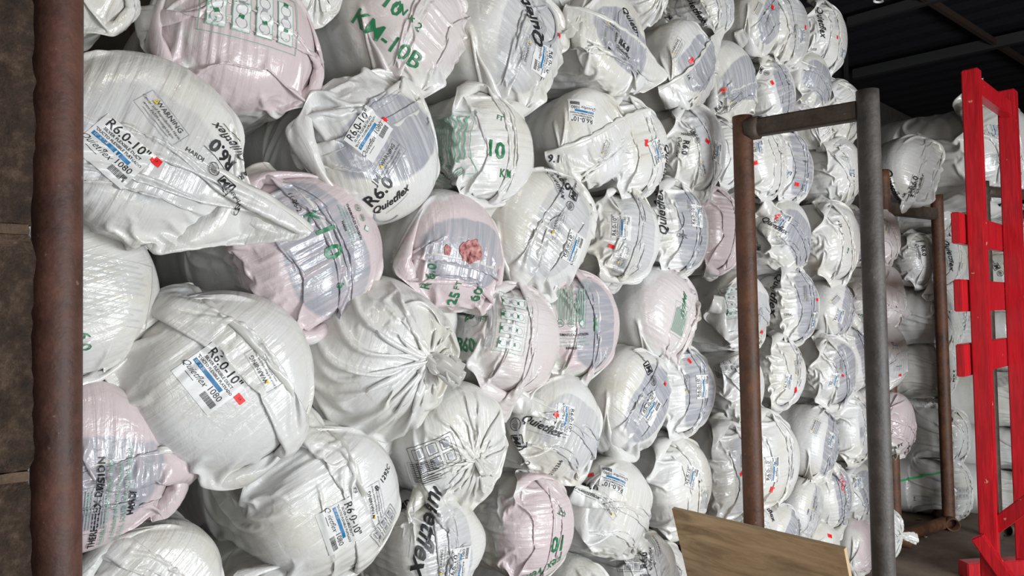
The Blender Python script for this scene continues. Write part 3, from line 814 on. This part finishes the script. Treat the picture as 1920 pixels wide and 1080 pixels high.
def decal(root, W_, bvh, spec, who, far):
    kind, px, py, rot, sc = spec[:5]; arg = spec[5] if len(spec) > 5 else None
    I_ = W_.inverted(); o = CAM_M.translation; d = ray(px, py)
    lo = I_ @ o; ld = (I_.to_3x3() @ d).normalized()
    hit = bvh.ray_cast(lo, ld)
    if hit[0] is None: MISS.append((who, kind, px, py)); return
    c = W_ @ hit[0]
    # average normal around the hit
    N = Vector(); 
    for q in ((0, 0), (12, 0), (-12, 0), (0, 12), (0, -12)):
        h = bvh.ray_cast(lo, (I_.to_3x3() @ ray(px + q[0], py + q[1])).normalized())
        if h[0] is not None: N += h[1] if h[1].dot(ld) < 0 else -h[1]
    n = (W_.to_3x3().inverted().transposed() @ N).normalized()
    a = math.radians(rot); t = CAM_M.to_3x3() @ Vector((math.cos(a), -math.sin(a), 0))
    t = (t - n * t.dot(n)).normalized(); b_ = n.cross(t)
    A = art(kind, arg, far); V = []; I3 = I_.to_3x3(); dn_ = (I3 @ -n).normalized()
    okv = []
    # one shared height sheet for the whole print: it bridges hairline creases like ink on film
    xs = [v[0] * sc for v in A.v]; ys = [v[1] * sc for v in A.v]; g = .0045 if max(xs) - min(xs) < .28 else .007
    x0, y0 = min(xs) - g, min(ys) - g; nx = int((max(xs) - x0) / g) + 3; ny = int((max(ys) - y0) / g) + 3
    Hh = np.full((nx, ny), np.nan)
    for i in range(nx):
        for j in range(ny):
            h = bvh.ray_cast(I_ @ (c + t * (x0 + i * g) + b_ * (y0 + j * g) + n * .07), dn_, .35 / 1)
            if h[0] is not None: Hh[i, j] = (W_ @ h[0] - c).dot(n)
    Pd = np.pad(Hh, 1, constant_values=np.nan)
    st_ = np.stack([Pd[a_:a_ + nx, b2:b2 + ny] for a_ in range(3) for b2 in range(3)])
    import warnings
    with warnings.catch_warnings():
        warnings.simplefilter('ignore'); Mx = np.nanmax(st_, 0)
    Mx = np.where(np.isnan(Hh), np.nan, np.minimum(Mx, Hh + .008))
    for (x, y), l in zip(A.v, A.h):
        X, Y = (x * sc - x0) / g, (y * sc - y0) / g; i, j = int(X), int(Y); fx, fy = X - i, Y - j
        hh = (Mx[i, j] * (1 - fx) + Mx[i + 1, j] * fx) * (1 - fy) + (Mx[i, j + 1] * (1 - fx) + Mx[i + 1, j + 1] * fx) * fy
        if hh != hh: V.append((0, 0, 0)); okv.append(False); continue
        q = c + t * (x * sc) + b_ * (y * sc) + n * (hh + .0010 + .0006 * (l + (2 if kind in 'Ee' else 0)))
        V.append(tuple(I_ @ q)); okv.append(True)
    fs = []; ms = []
    for f, m_ in zip(A.f, A.m):
        if not all(okv[i] for i in f): continue
        e = max((Vector(V[f[i]]) - Vector(V[f[i - 1]])).length for i in range(len(f)))
        if e > .05 * max(1, sc) + (.1 if kind in 'Ee' else 0): continue
        fs.append(f); ms.append(m_)
    if not fs: return
    me = D.meshes.new(NAMES[kind]); me.from_pydata(V, [], fs)
    for x in A.mats: me.materials.append(M[x])
    me.polygons.foreach_set('material_index', ms)
    me.shade_smooth()
    ob = D.objects.new(NAMES[kind], me); COL.objects.link(ob); ob.parent = root
    if kind in PLAB: ob['label'] = PLAB[kind]
TINT = dict(w=(0, 0), p=(1, 0), g=(0, 1), q=(1, 1), h=(0, .5), o=(.5, 0))
SCALES = []
def bag(xr, yt, yb, var, ang, tint, label, decals=(), off=0, yaw=0, pitch=0, depth=None, sz=1., sx=1., group=None, flip=False):
    o, R3, sc, n = solve(var, xr, yt, yb, ang, off, yaw, pitch, depth)
    o = Vector(o) + n * .15 * sc
    SCALES.append((xr, yt, round(sc, 2)))
    L = LIB[var]
    root = empty('duct_bag', o)
    W_ = Matrix.Translation(o) @ Matrix(R3.tolist()).to_4x4() @ Matrix.Diagonal((sc * sx, sc, sc * sz, 1))
    root.matrix_world = W_
    tag(root, label, 'bag', group or 'bags of flexible duct in the main pile')
    s = D.objects.new('film_sack', L.sack); COL.objects.link(s); s.parent = root
    t = TINT[tint]; s.color = (t[0], t[1], ((xr * 7 + yt * 13) % 97) / 97, 1)
    f = D.objects.new('gathered_neck' if L.kind == 'knot' else 'end_seam', L.front); COL.objects.link(f); f.parent = root
    for dspec in decals: decal(root, W_, L.bvh, dspec, (xr, yt), (yb - yt) < 170)
    return root

# ------------------------------------------------------------------ the main pile, bag by bag
C_ = 'bags of flexible duct in the main pile'
BAGS = [
 # left column by the rusty upright
 (257, -215, 86, 'f', 20, 'w', 'plain white bag cut off by the top left corner beside the rusty upright', [('N', 196, 72, 80, .6, '213')]),
 (294, 388, 720, 'g', 70, 'w', 'white bag beside the rusty upright with faint grey panel, directly under the tapering bag', [('P', 205, 545, 3, 1., 'faint'), ('g', 158, 640, 85, .7, '6.0')]),
 (328, 716, 1036, 'e', 0, 'q', 'pink and grey ended bag beside the rusty upright with address print and round marks', [('U', 215, 950, -83, 1.05), ('P', 172, 955, -85, .5, 'grey_ink')], dict(yaw=-6)),
 (415, 958, 1240, 'c', 50, 'w', 'white creased bag in the bottom left corner beneath the pink and grey one', []),
 (602, -70, 237, 'f', 5, 'p', 'pink ended bag at the top with green installation drawings above its cross seam', [('I', 475, 25, 6, 1.15)], dict(yaw=-8)),
 (641, -115, 52, 'l', 0, 'w', 'small visible underside of a white bag at the top between two pink ended bags', []),
 (714, 322, 622, 'a', 62, 'q', 'pink and grey bag with green K and 1 beside the tip of the tapering bag', [('G', 618, 452, 62, .95, '1 0'), ('g', 583, 408, 62, 1.05, 'K'), ('N', 552, 380, 60, .7, '11-06-2'), ('U', 655, 420, 60, .55), ('g', 640, 535, 62, .7, '6')], dict(yaw=-2)),
 (586, 545, 898, 'm', 52, 'w', 'large bright white bag with upright product label and red sticker, low on the left', [('L', 397, 708, 51, 1.0), ('S', 449, 748, 50, 1.), ('W', 497, 690, -125, .75)], dict(yaw=-14, off=.05)),
 (746, 775, 1092, 'n', 62, 'w', 'broad white bag at the bottom left with label beneath batch number 213', [('L', 640, 985, 66, .95), ('W', 705, 945, -112, .8), ('N', 672, 915, -20, .9, '213'), ('N', 720, 895, -28, .9, 'B  1292C'), ('F', 722, 985, -15, .7)], dict(yaw=-4)),
 (600, 1036, 1260, 'g', 80, 'w', 'dim grey-white bag at the bottom edge, mostly under the broad bag with batch number 213', []),
 (856, 513, 690, 'c', 70, 'w', 'creased bag tucked behind the big knotted bag, under the red-stained one', [('W', 790, 596, 10, .4)], dict(off=-.12)),
 (852, 515, 817, 'k', 20, 'w', 'big plain white bag gathered into a knot with a ruffled tail', [], dict(off=.04)),
 (737, 758, 905, 'e', 50, 'w', 'top of a glossy bag below the big knotted bag', [], dict(off=-.1)),
 (820, 137, 427, 'g', 150, 'g', 'silver ended bag with slanting seam and label near the top left, above the red-stained bag', [('L', 690, 250, -52, .95), ('S', 720, 227, -40, .9), ('W', 733, 300, -50, .8), ('N', 707, 338, -50, 1.1, 'JM'), ('B', 712, 362, -48, .75, 'R6.0'), ('Q', 733, 378, -25, .45, .9)], dict(off=.03)),
 (873, -92, 192, 'a', -60, 'o', 'pale pink bag at the top with green KM lettering slanting down', [('K', 725, 75, 38, .85, 'KM-10B'), ('G', 735, 10, 30, .8, '10'), ('g', 768, 30, 30, .8, 'IN x 2'), ('P', 628, 38, -15, .35, 'faint')]),
 (1000, 160, 398, 'a', 85, 'w', 'white bag with green 10 and a pale text panel, near middle top', [('G', 928, 282, 8, .95, '10'), ('g', 947, 326, 8, .85, 'KM'), ('P', 838, 270, 88, 1.0, 'pale_green'), ('U', 842, 345, 4, .75), ('g', 937, 222, 10, .5, 'FT')]),
 (940, 357, 586, 'g', 10, 'q', 'pink bag with a torn red-stained hole in its end', [('E', 884, 471, 0, 1.5), ('e', 839, 468, 0, 1.4), ('g', 808, 520, -78, .85, 'R 6.0'), ('G', 852, 560, -80, .6, '25'), ('g', 858, 535, -80, .6, 'FT'), ('g', 893, 552, -78, 1.1, '60')]),
 (1048, 527, 748, 'b', 100, 'o', 'white bag with green x25 FT and B60 lettering and an installation panel', [('G', 883, 594, 6, .6, '25'), ('g', 908, 600, 8, .55, 'FT'), ('G', 872, 648, 6, .8, 'B60'), ('I', 965, 605, -76, .95)]),
 (946, 712, 942, 'l', 0, 'w', 'white bag tied in a ruffled knot with black instruction panel, below the big knotted bag', [('F', 815, 855, -20, 1.), ('P', 800, 885, -15, .5, 'black')]),
 (908, 912, 1130, 'e', 85, 'h', 'bag at the bottom middle with big slanting black italic word and silver end', [('Q', 808, 975, 103, .95), ('J', 757, 950, 112, .8), ('L', 862, 1058, -78, .8), ('W', 833, 1055, -80, .7)]),
 (1075, 880, 1098, 'f', 95, 'p', 'bag at the bottom with pink end, green 10 and green script word', [('G', 1047, 1018, 186, .95, '10'), ('V', 1022, 1066, 170, .85, 'Flex Vent'), ('g', 1052, 960, 190, .7, 'FT')]),
 (1125, 692, 907, 'h', 30, 'h', 'white bag with black maker mark, label and red sticker beside the lower knotted bag', [('L', 1060, 785, 110, .75), ('S', 1043, 778, 12, 1.), ('J', 970, 830, -100, .85), ('W', 1045, 812, 15, .75), ('Q', 1015, 798, 25, .5), ('N', 1043, 878, -70, .9, '2105266')]),
 # top
 (948, -130, 24, 'l', 20, 'w', 'underside of a white bag at the top edge above the slanting black script bag', []),
 (1055, -62, 222, 'a', -62, 'h', 'long bag near the top with slanting black script word and red sticker at its edge', [('Q', 990, 22, -122, .85), ('L', 1018, 112, 108, .85), ('S', 1045, 67, 80, .9), ('W', 985, 92, 110, .7), ('F', 1010, 62, -60, .6)]),
 (1086, -100, 30, 'e', 30, 'w', 'white bag at the top edge between the two bags with black script words', []),
 (1213, -18, 190, 'd', 15, 'g', 'loose clear-film bag over grey at the top with a black script word', [('Q', 1185, 45, 35, .5), ('W', 1150, 55, 15, .65), ('R', 1168, 92, 22, .55)], dict(off=.05)),
 (1252, -72, 52, 'k', 0, 'w', 'gathered white bag at the top edge above the silver bag with red sticker', []),
 (1376, -48, 76, 'h', 60, 'h', 'bag at the top edge with black script word and batch number on its left half', [('Q', 1300, 12, 60, .55), ('W', 1320, 15, 60, .5), ('N', 1322, 42, -90, .8, '12920'), ('J', 1255, 32, 40, .5)]),
 (1343, 38, 216, 'd', -40, 'g', 'bag with flaring film corner and silver end crossed by a seam and a red sticker', [('W', 1270, 92, -60, .75), ('S', 1297, 113, -50, 1.1), ('N', 1291, 145, 50, .8, '1A')]),
 (1464, -24, 114, 'c', -45, 'g', 'tall silver ended bag with a diagonal seam at the top, left of two upright bags', [('S', 1448, 14, -60, 1.2), ('W', 1422, 15, -60, .6), ('W', 1440, 42, -62, .5)]),
 (1517, -22, 144, 'g', 80, 'h', 'white upright bag at the top, second from the top right end of the pile', [('S', 1510, 52, 80, 1.), ('L', 1503, 68, 70, .6), ('W', 1492, 55, -70, .5)]),
 (1588, 0, 153, 'b', 85, 'w', 'bag at the top right end of the pile with a vertical black script word', [('Q', 1540, 40, 82, .6), ('S', 1570, 70, -80, .9), ('N', 1524, 93, 0, .7, '12920'), ('L', 1580, 100, -80, .5), ('W', 1568, 42, 85, .5)]),
 (1418, 77, 236, 'g', -20, 'g', 'bag with a ribbed silver end and low sticker above the middle rack corner', [('S', 1357, 169, -30, 1.1), ('W', 1382, 188, -40, .75), ('P', 1370, 175, -30, .4, 'grey_ink'), ('R', 1352, 205, -40, .5)]),
 (1491, 106, 242, 'c', 70, 'g', 'silver ended bag with round red sticker just above the rack top bar', [('S', 1448, 155, 60, 1.), ('J', 1425, 130, 20, .6)], dict(off=-.02)),
 (1558, 97, 226, 'h', 20, 'g', 'bag with boxed grey window above the right half of the rack top bar', [('W', 1512, 180, -60, .6), ('P', 1535, 188, 85, .35, 'grey_ink')]),
 (1617, 148, 272, 'f', 60, 'w', 'plain white bag where the rack top bar meets the dark upright', [('P', 1600, 225, 60, .5, 'black')]),
 # second rank
 (1186, 168, 356, 'd', -25, 'w', 'bag with a loose pointed corner and an upside-down label under the clear-film bag', [('L', 1092, 210, 182, .85), ('B', 1040, 298, 5, .55, '9.1'), ('W', 1135, 280, -65, .6)], dict(yaw=-8)),
 (1112, 315, 552, 'c', -55, 'h', 'leaning creased bag with rating print at its upper corner, right of the red-stained bag', [('R', 1048, 340, 70, .75), ('J', 1075, 365, 120, .7), ('W', 1045, 425, -62, .8), ('L', 1075, 465, -62, .85)], dict(yaw=-8)),
 (1252, 178, 381, 'a', 75, 'w', 'white bag with a red sticker on its rim and a black word down its edge', [('S', 1212, 268, 80, 1.1), ('L', 1232, 285, 60, .75), ('Q', 1249, 310, 80, .6)]),
 (1236, 352, 536, 'h', 100, 'h', 'round white bag with small red sticker under its label, right of the leaning creased bag', [('L', 1165, 425, -85, .75), ('S', 1146, 462, 20, .9), ('W', 1170, 480, -70, .7), ('P', 1160, 500, -85, .4, 'grey_ink')], dict(yaw=-5)),
 (1360, 192, 370, 'b', 70, 'h', 'white bag just left of the rusty upright with black rating print and red sticker', [('R', 1278, 275, 100, .6), ('S', 1326, 265, 20, 1.1), ('L', 1345, 285, -78, .75), ('W', 1315, 315, 60, .7), ('J', 1300, 250, 60, .5)]),
 (1330, 338, 525, 'a', 88, 'g', 'grey-ended bag with a vertical seam and a black word at its upper left', [('Q', 1240, 400, -95, .65), ('L', 1308, 405, -85, .75), ('N', 1278, 443, 0, .9, '1292C'), ('W', 1292, 385, -85, .4)]),
 (1398, 352, 517, 'f', 95, 'p', 'smooth pink bag half hidden behind the rusty rack upright', [('P', 1310, 400, -85, .01)]),
 (1160, 506, 718, 'b', 88, 'q', 'upright pink-edged bag with a green 1 and address print', [('G', 1115, 610, 2, .85, '1'), ('U', 1072, 640, 2, .75), ('P', 1075, 565, -85, .8, 'pale_green')]),
 (1310, 499, 686, 'g', -55, 'o', 'white bag with green ribbed writing on a slanting fold below the black-worded grey bag', [('V', 1282, 575, -60, .8, 'llVIIMI'), ('P', 1275, 600, -60, .7, 'pale_green')]),
 (1442, 506, 661, 'h', 10, 'h', 'white bag crossed by the rusty upright with drawings near its top', [('I', 1372, 565, 85, .75), ('S', 1429, 622, 0, 1.), ('W', 1425, 590, -70, .6)]),
 (1256, 645, 851, 'c', -45, 'g', 'bag with blue-striped label on a silver window strapped by a diagonal seam', [('L', 1220, 765, -42, .85), ('J', 1215, 690, 60, .8), ('S', 1246, 719, 30, .9)]),
 (1340, 641, 822, 'a', 88, 'g', 'bag with vertical seam over grey ring and sideways label, left of the rusty upright', [('L', 1317, 725, -88, .8), ('W', 1290, 720, -88, .7), ('S', 1293, 677, 60, .9)]),
 (1432, 656, 790, 'g', 60, 'w', 'white bag with faint stripes behind the rusty upright at mid height', [('F', 1362, 685, -10, .7)]),
 (1220, 848, 1047, 'h', 25, 'w', 'bright white bag with an upside-down blue-striped label and red sticker near the bottom', [('L', 1152, 898, 195, .85), ('S', 1108, 891, 0, 1.), ('R', 1102, 920, 20, .6), ('W', 1145, 950, 225, .7)]),
 (1333, 813, 1000, 'c', 75, 'w', 'cream-creased bag above the left corner of the plywood', [('L', 1297, 895, -65, .7), ('P', 1322, 935, -75, .5, 'grey_ink')]),
 (1432, 783, 982, 'a', 85, 'h', 'white bag behind the lower part of the rusty upright, touching the plywood top', [('S', 1390, 888, -30, 1.), ('W', 1392, 865, -85, .6)]),
 (1265, 985, 1150, 'e', 70, 'h', 'bag with crowded black print at the bottom between a bright white bag and the plywood', [('R', 1215, 1050, -85, .6), ('W', 1228, 1020, 85, .8), ('F', 1180, 1055, 0, .7)]),
 (1292, 1000, 1180, 'f', 80, 'w', 'narrow slice of a white bag against the left edge of the plywood', [], dict(off=-.03)),
 (1146, 1034, 1200, 'k', 0, 'w', 'gathered cream and white bag at the bottom edge beside the green script bag', []),
 # inside the rack opening
 (1478, 228, 377, 'c', 70, 'w', 'white bag in the rack opening just right of the rusty upright near its top', [('L', 1422, 275, -95, .55), ('S', 1415, 306, -20, 1.2)]),
 (1400, 222, 356, 'f', 80, 'w', 'plain white bag behind the top of the rusty upright', [], dict(off=-.04)),
 (1524, 236, 396, 'a', 88, 'g', 'silver ended bag with a wavy vertical seam high in the rack opening', [('S', 1494, 346, 0, 1.2), ('L', 1510, 348, -88, .6), ('L', 1475, 328, -60, .55), ('N', 1508, 303, 5, .6, '12920')]),
 (1566, 196, 274, 'l', 0, 'w', 'small gathered bag directly under the right half of the rack top bar', [], dict(off=-.02)),
 (1616, 258, 384, 'g', 60, 'w', 'white bag with a tiny pink flap and small label beside the dark upright, high', [('L', 1597, 325, 0, .5), ('W', 1585, 298, 5, .5)]),
 (1520, 372, 521, 'h', 35, 'g', 'bag with black word, red sticker and a seam over grey in the rack opening', [('L', 1470, 412, -55, .65), ('S', 1459, 405, -20, 1.), ('Q', 1452, 422, 30, .5), ('W', 1465, 452, 50, .6), ('J', 1422, 465, 80, .5)]),
 (1612, 376, 532, 'b', 75, 'w', 'white bag with a pinkish curved seam and green figures left of the dark upright', [('N', 1575, 420, 80, 1., 'x 25'), ('g', 1590, 470, -60, .5, 'KM')]),
 (1632, 385, 500, 'c', 80, 'g', 'sliver of a silver ended bag tight against the left side of the dark upright', [], dict(off=-.05)),
 (1688, 393, 500, 'h', 40, 'o', 'pinkish bag poking out right of the dark upright with a faint panel', [('W', 1665, 425, -80, .7), ('P', 1660, 415, 5, .3, 'grey_ink')]),
 (1536, 494, 652, 'a', 88, 'g', 'bag with a big black word and crowded labels in the rack opening', [('Q', 1450, 540, 88, .7), ('W', 1510, 550, -88, .7), ('L', 1527, 600, -88, .65), ('S', 1532, 562, 0, 1.), ('N', 1478, 590, 0, .7, '1292C')]),
 (1602, 524, 638, 'g', -60, 'g', 'small bag with a barcode label on silver, left of the dark upright', [('L', 1575, 592, -70, .65), ('W', 1567, 562, -40, .6)]),
 (1698, 500, 616, 'd', 20, 'o', 'pinkish bag with a sharp pointed corner right of the dark upright', [], dict(yaw=4)),
 (1642, 520, 610, 'f', 60, 'w', 'plain bag above the one with a bent grey ring, left of the dark upright', [('K', 1612, 592, 10, .5, '10')], dict(off=-.04)),
 (1510, 626, 771, 'a', 95, 'w', 'smooth white bag with crowded small labels at its right rim in the rack opening', [('L', 1478, 715, -85, .6), ('W', 1495, 690, -88, .7), ('S', 1491, 731, 70, 1.2), ('F', 1500, 665, -88, .6)]),
 (1606, 628, 764, 'b', 75, 'g', 'white bag with a grey half-moon window and tiny red sticker', [('W', 1578, 685, -80, .6), ('L', 1566, 712, -82, .6), ('S', 1580, 704, 30, .8)], dict(yaw=-6)),
 (1648, 590, 735, 'e', 70, 'g', 'bag with a curved silver ring just left of the dark upright at mid height', [('W', 1603, 690, 80, .6)]),
 (1703, 603, 731, 'f', -10, 'h', 'round bag end right of the dark upright with small label and red sticker', [('L', 1678, 648, 182, .5), ('W', 1684, 690, 0, .6), ('S', 1688, 703, 0, 1.)]),
 (1498, 762, 964, 'a', 88, 'w', 'tall white bag with sideways rating label and red sticker right of the rusty upright', [('L', 1450, 880, -88, .95), ('S', 1448, 918, -80, 1.1)]),
 (1572, 757, 905, 'h', -60, 'g', 'creased bag with grey curve and slanting labels below the smooth white bag', [('L', 1558, 825, -60, .65), ('W', 1530, 800, -60, .7), ('J', 1550, 775, 50, .6)]),
 (1642, 733, 872, 'c', 88, 'h', 'bag with pleated silver print left of the dark upright, level with the pink lettered bag', [('P', 1617, 810, -88, .4, 'grey_ink')]),
 (1717, 733, 853, 'b', 30, 'p', 'pink bag end right of the dark upright lettered 25 FT and 60', [('B', 1683, 838, -25, .5, '25 FT'), ('B', 1703, 838, -60, .45, '60'), ('N', 1672, 812, -50, .8, 'KM-08')]),
 (1600, 862, 992, 'e', 82, 'g', 'pleated silver bag with red handwriting down its seam', [('H', 1580, 905, 80, 1.2), ('L', 1590, 925, 80, .5)]),
 (1640, 858, 975, 'g', 60, 'g', 'bag with a wrapped paper label deep in the pile left of the dark upright', [('L', 1610, 905, -85, .5)], dict(off=-.03)),
 (1543, 888, 1012, 'c', -60, 'h', 'white bag with slanting grey print above the plywood edge', [('W', 1528, 945, -55, .7), ('N', 1515, 960, -60, .7, '1080')]),
 (1460, 925, 1050, 'h', 40, 'w', 'bag with a black script scrawl between the rusty upright and the plywood top', [('Q', 1436, 950, 50, .5)]),
 (1500, 935, 1060, 'g', -50, 'g', 'grey printed bag end just above the middle of the plywood top edge', [('W', 1500, 985, -60, .7)], dict(off=.02)),
 (1575, 965, 1090, 'f', 30, 'w', 'white bag with red sticker peeping over the plywood near its right corner', [('S', 1556, 1005, 5, 1.3)]),
 (1645, 962, 1082, 'b', -20, 'p', 'pale pink bag low down between the plywood corner and the dark upright', []),
 (1694, 930, 1062, 'k', 0, 'w', 'gathered white bag low down right of the dark upright near the floor', []),
 (1560, 1040, 1180, 'g', 0, 'w', 'lowest bag by the floor behind the right part of the plywood', []),
 (1648, 1050, 1170, 'f', 0, 'o', 'lowest pinkish bag on the floor left of the dark upright', []),
]
def far_bag(xr, yt, yb, var, ang, tint, label, decals=(), depth=6.2, yaw=0, pitch=0, **k):
    return bag(xr, yt, yb, var, ang, tint, label, decals, 0, yaw, pitch, depth, group='bags of flexible duct in the far stack', **k)
for e in BAGS:
    k = e[8] if len(e) > 8 else {}
    bag(*e[:8], **k)

# the tapering bag lying over its neighbours, its film drawn out to a point
def taper():
    L = LIB['t']
    n = Matrix.Rotation(math.radians(-6), 3, 'Z') @ FACE_N
    R3 = axes(n, 23); sc = .95
    o = at(282, 254, 1.62)
    root = empty('duct_bag', o)
    W_ = Matrix.Translation(o) @ R3.to_4x4() @ Matrix.Diagonal((sc, sc, sc, 1)); root.matrix_world = W_
    tag(root, 'large tapering bag at upper left with its film drawn to a point', 'bag', C_)
    s = D.objects.new('film_sack', L.sack); COL.objects.link(s); s.parent = root; s.color = (0, .35, .3, 1)
    f = D.objects.new('end_seam', L.front); COL.objects.link(f); f.parent = root
    for d_ in [('L', 217, 282, 37, .92), ('W', 304, 222, 42, .78), ('S', 292, 304, 30, .85), ('R', 428, 278, 205, .72), ('J', 425, 345, 205, .55), ('N', 365, 290, 20, .6, 'HARDI')]:
        decal(root, W_, L.bvh, d_, 'taper', False)
taper()

# ------------------------------------------------------------------ the far stack behind the brown racks
FAR = [
 (1768, 255, 386, 'h', -70, 'w', 'single white bag lying loose on the top bar of the brown rack', [('R', 1720, 345, -75, .9), ('Q', 1672, 348, 80, .8), ('J', 1708, 360, -70, .6)], dict(depth=5.6, yaw=-36)),
 (1846, 212, 322, 'f', 0, 'w', 'long dim bag high in the far stack behind the loose one', [], dict(depth=6.8, yaw=8, sz=.75)),
 (1945, 182, 398, 'h', 70, 'w', 'big white bag seen through the top opening of the red frame with sideways print', [('P', 1867, 300, 88, .5, 'grey_ink'), ('L', 1866, 245, 85, .8), ('B', 1912, 325, 0, .5, 'flex')], dict(depth=5.9, yaw=-20)),
 (1802, 338, 440, 'b', 70, 'w', 'dim bag in the far stack right of the brown rack post, below the loose bag', [], dict(depth=6.3)),
 (1762, 383, 446, 'g', 80, 'w', 'flattened bag in the far stack just under the brown rack top bar', [], dict(depth=6.4)),
 (1812, 432, 542, 'a', 88, 'w', 'bag in the far stack with a black italic word, right of the brown rack post', [('Q', 1782, 475, 80, .8), ('W', 1800, 500, -80, .6)], dict(depth=6.1, yaw=-12)),
 (1765, 436, 540, 'f', 80, 'w', 'bag with R6.0 print behind the brown rack post', [('R', 1726, 470, 88, .8)], dict(depth=6.05, yaw=-20)),
 (1800, 532, 650, 'd', 60, 'w', 'bag with three small boxed prints along its top in the far stack', [('F', 1705, 546, 5, .8), ('P', 1722, 548, 5, .4, 'grey_ink')], dict(depth=6.1)),
 (1822, 500, 640, 'e', 80, 'h', 'bag in crumpled dark clear film beside the red frame', [], dict(depth=6.5)),
 (1798, 640, 752, 'a', 85, 'w', 'bag with black 2 print at its right end in the far stack, at mid height', [('B', 1788, 705, 100, .6, '2 KM')], dict(depth=6.1)),
 (1760, 725, 780, 'g', 85, 'w', 'squashed thin bag with small dark print under the mid height bag', [('F', 1715, 746, 5, .6)], dict(depth=6.3)),
 (1822, 660, 775, 'f', 60, 'w', 'dim shadowed bag behind the left edge of the red frame', [], dict(depth=6.8)),
 (1821, 764, 867, 'b', 85, 'w', 'plain white bag second from the floor in the far stack', [], dict(depth=6.1)),
 (1826, 861, 974, 'c', 88, 'w', 'lowest bag of the far stack with a bright green spray line', [('Z', 1730, 893, 3, .7), ('F', 1738, 938, 88, .7), ('F', 1808, 925, 3, .9), ('N', 1715, 935, 88, .8, 'R6.0')], dict(depth=6.05)),
 (1960, 385, 482, 'g', 80, 'w', 'bag seen through the red frame just above its uppermost cross board', [], dict(depth=6.3)),
 (1965, 476, 545, 'a', 70, 'w', 'bag with black print seen between the two upper red cross boards', [('J', 1868, 500, 60, .9)], dict(depth=6.2)),
 (1860, 490, 590, 'l', 70, 'w', 'shaded bag end beside the second red cross board stub', [], dict(depth=6.6)),
 (1955, 540, 598, 'f', 80, 'w', 'flat bag seen between red boards, upper of the two in the middle opening', [], dict(depth=6.3)),
 (1955, 585, 645, 'c', 80, 'w', 'creased bag seen between red boards, lower of the two in the middle opening', [], dict(depth=6.15)),
 (1870, 590, 665, 'h', 80, 'w', 'small bag end showing left of the red frame above its third board', [], dict(depth=6.4)),
 (1955, 640, 705, 'b', 80, 'w', 'bag directly behind the lowest red cross board', [], dict(depth=6.3)),
 (1960, 698, 805, 'a', 80, 'w', 'bag with a small box print below the lowest red cross board', [('F', 1880, 715, 5, .8)], dict(depth=6.15)),
 (1955, 800, 890, 'g', 80, 'w', 'bag seen through the red frame above the diagonal brace', [], dict(depth=6.2)),
 (1960, 882, 990, 'e', 80, 'w', 'lowest bag seen through the red frame behind the diagonal brace', [], dict(depth=6.05)),
]
for e in FAR: far_bag(*e[:8], **e[8])
SCALES.sort(key=lambda t: t[2]); print('SCALES', SCALES[:12], SCALES[-14:])
print('MISS', MISS)
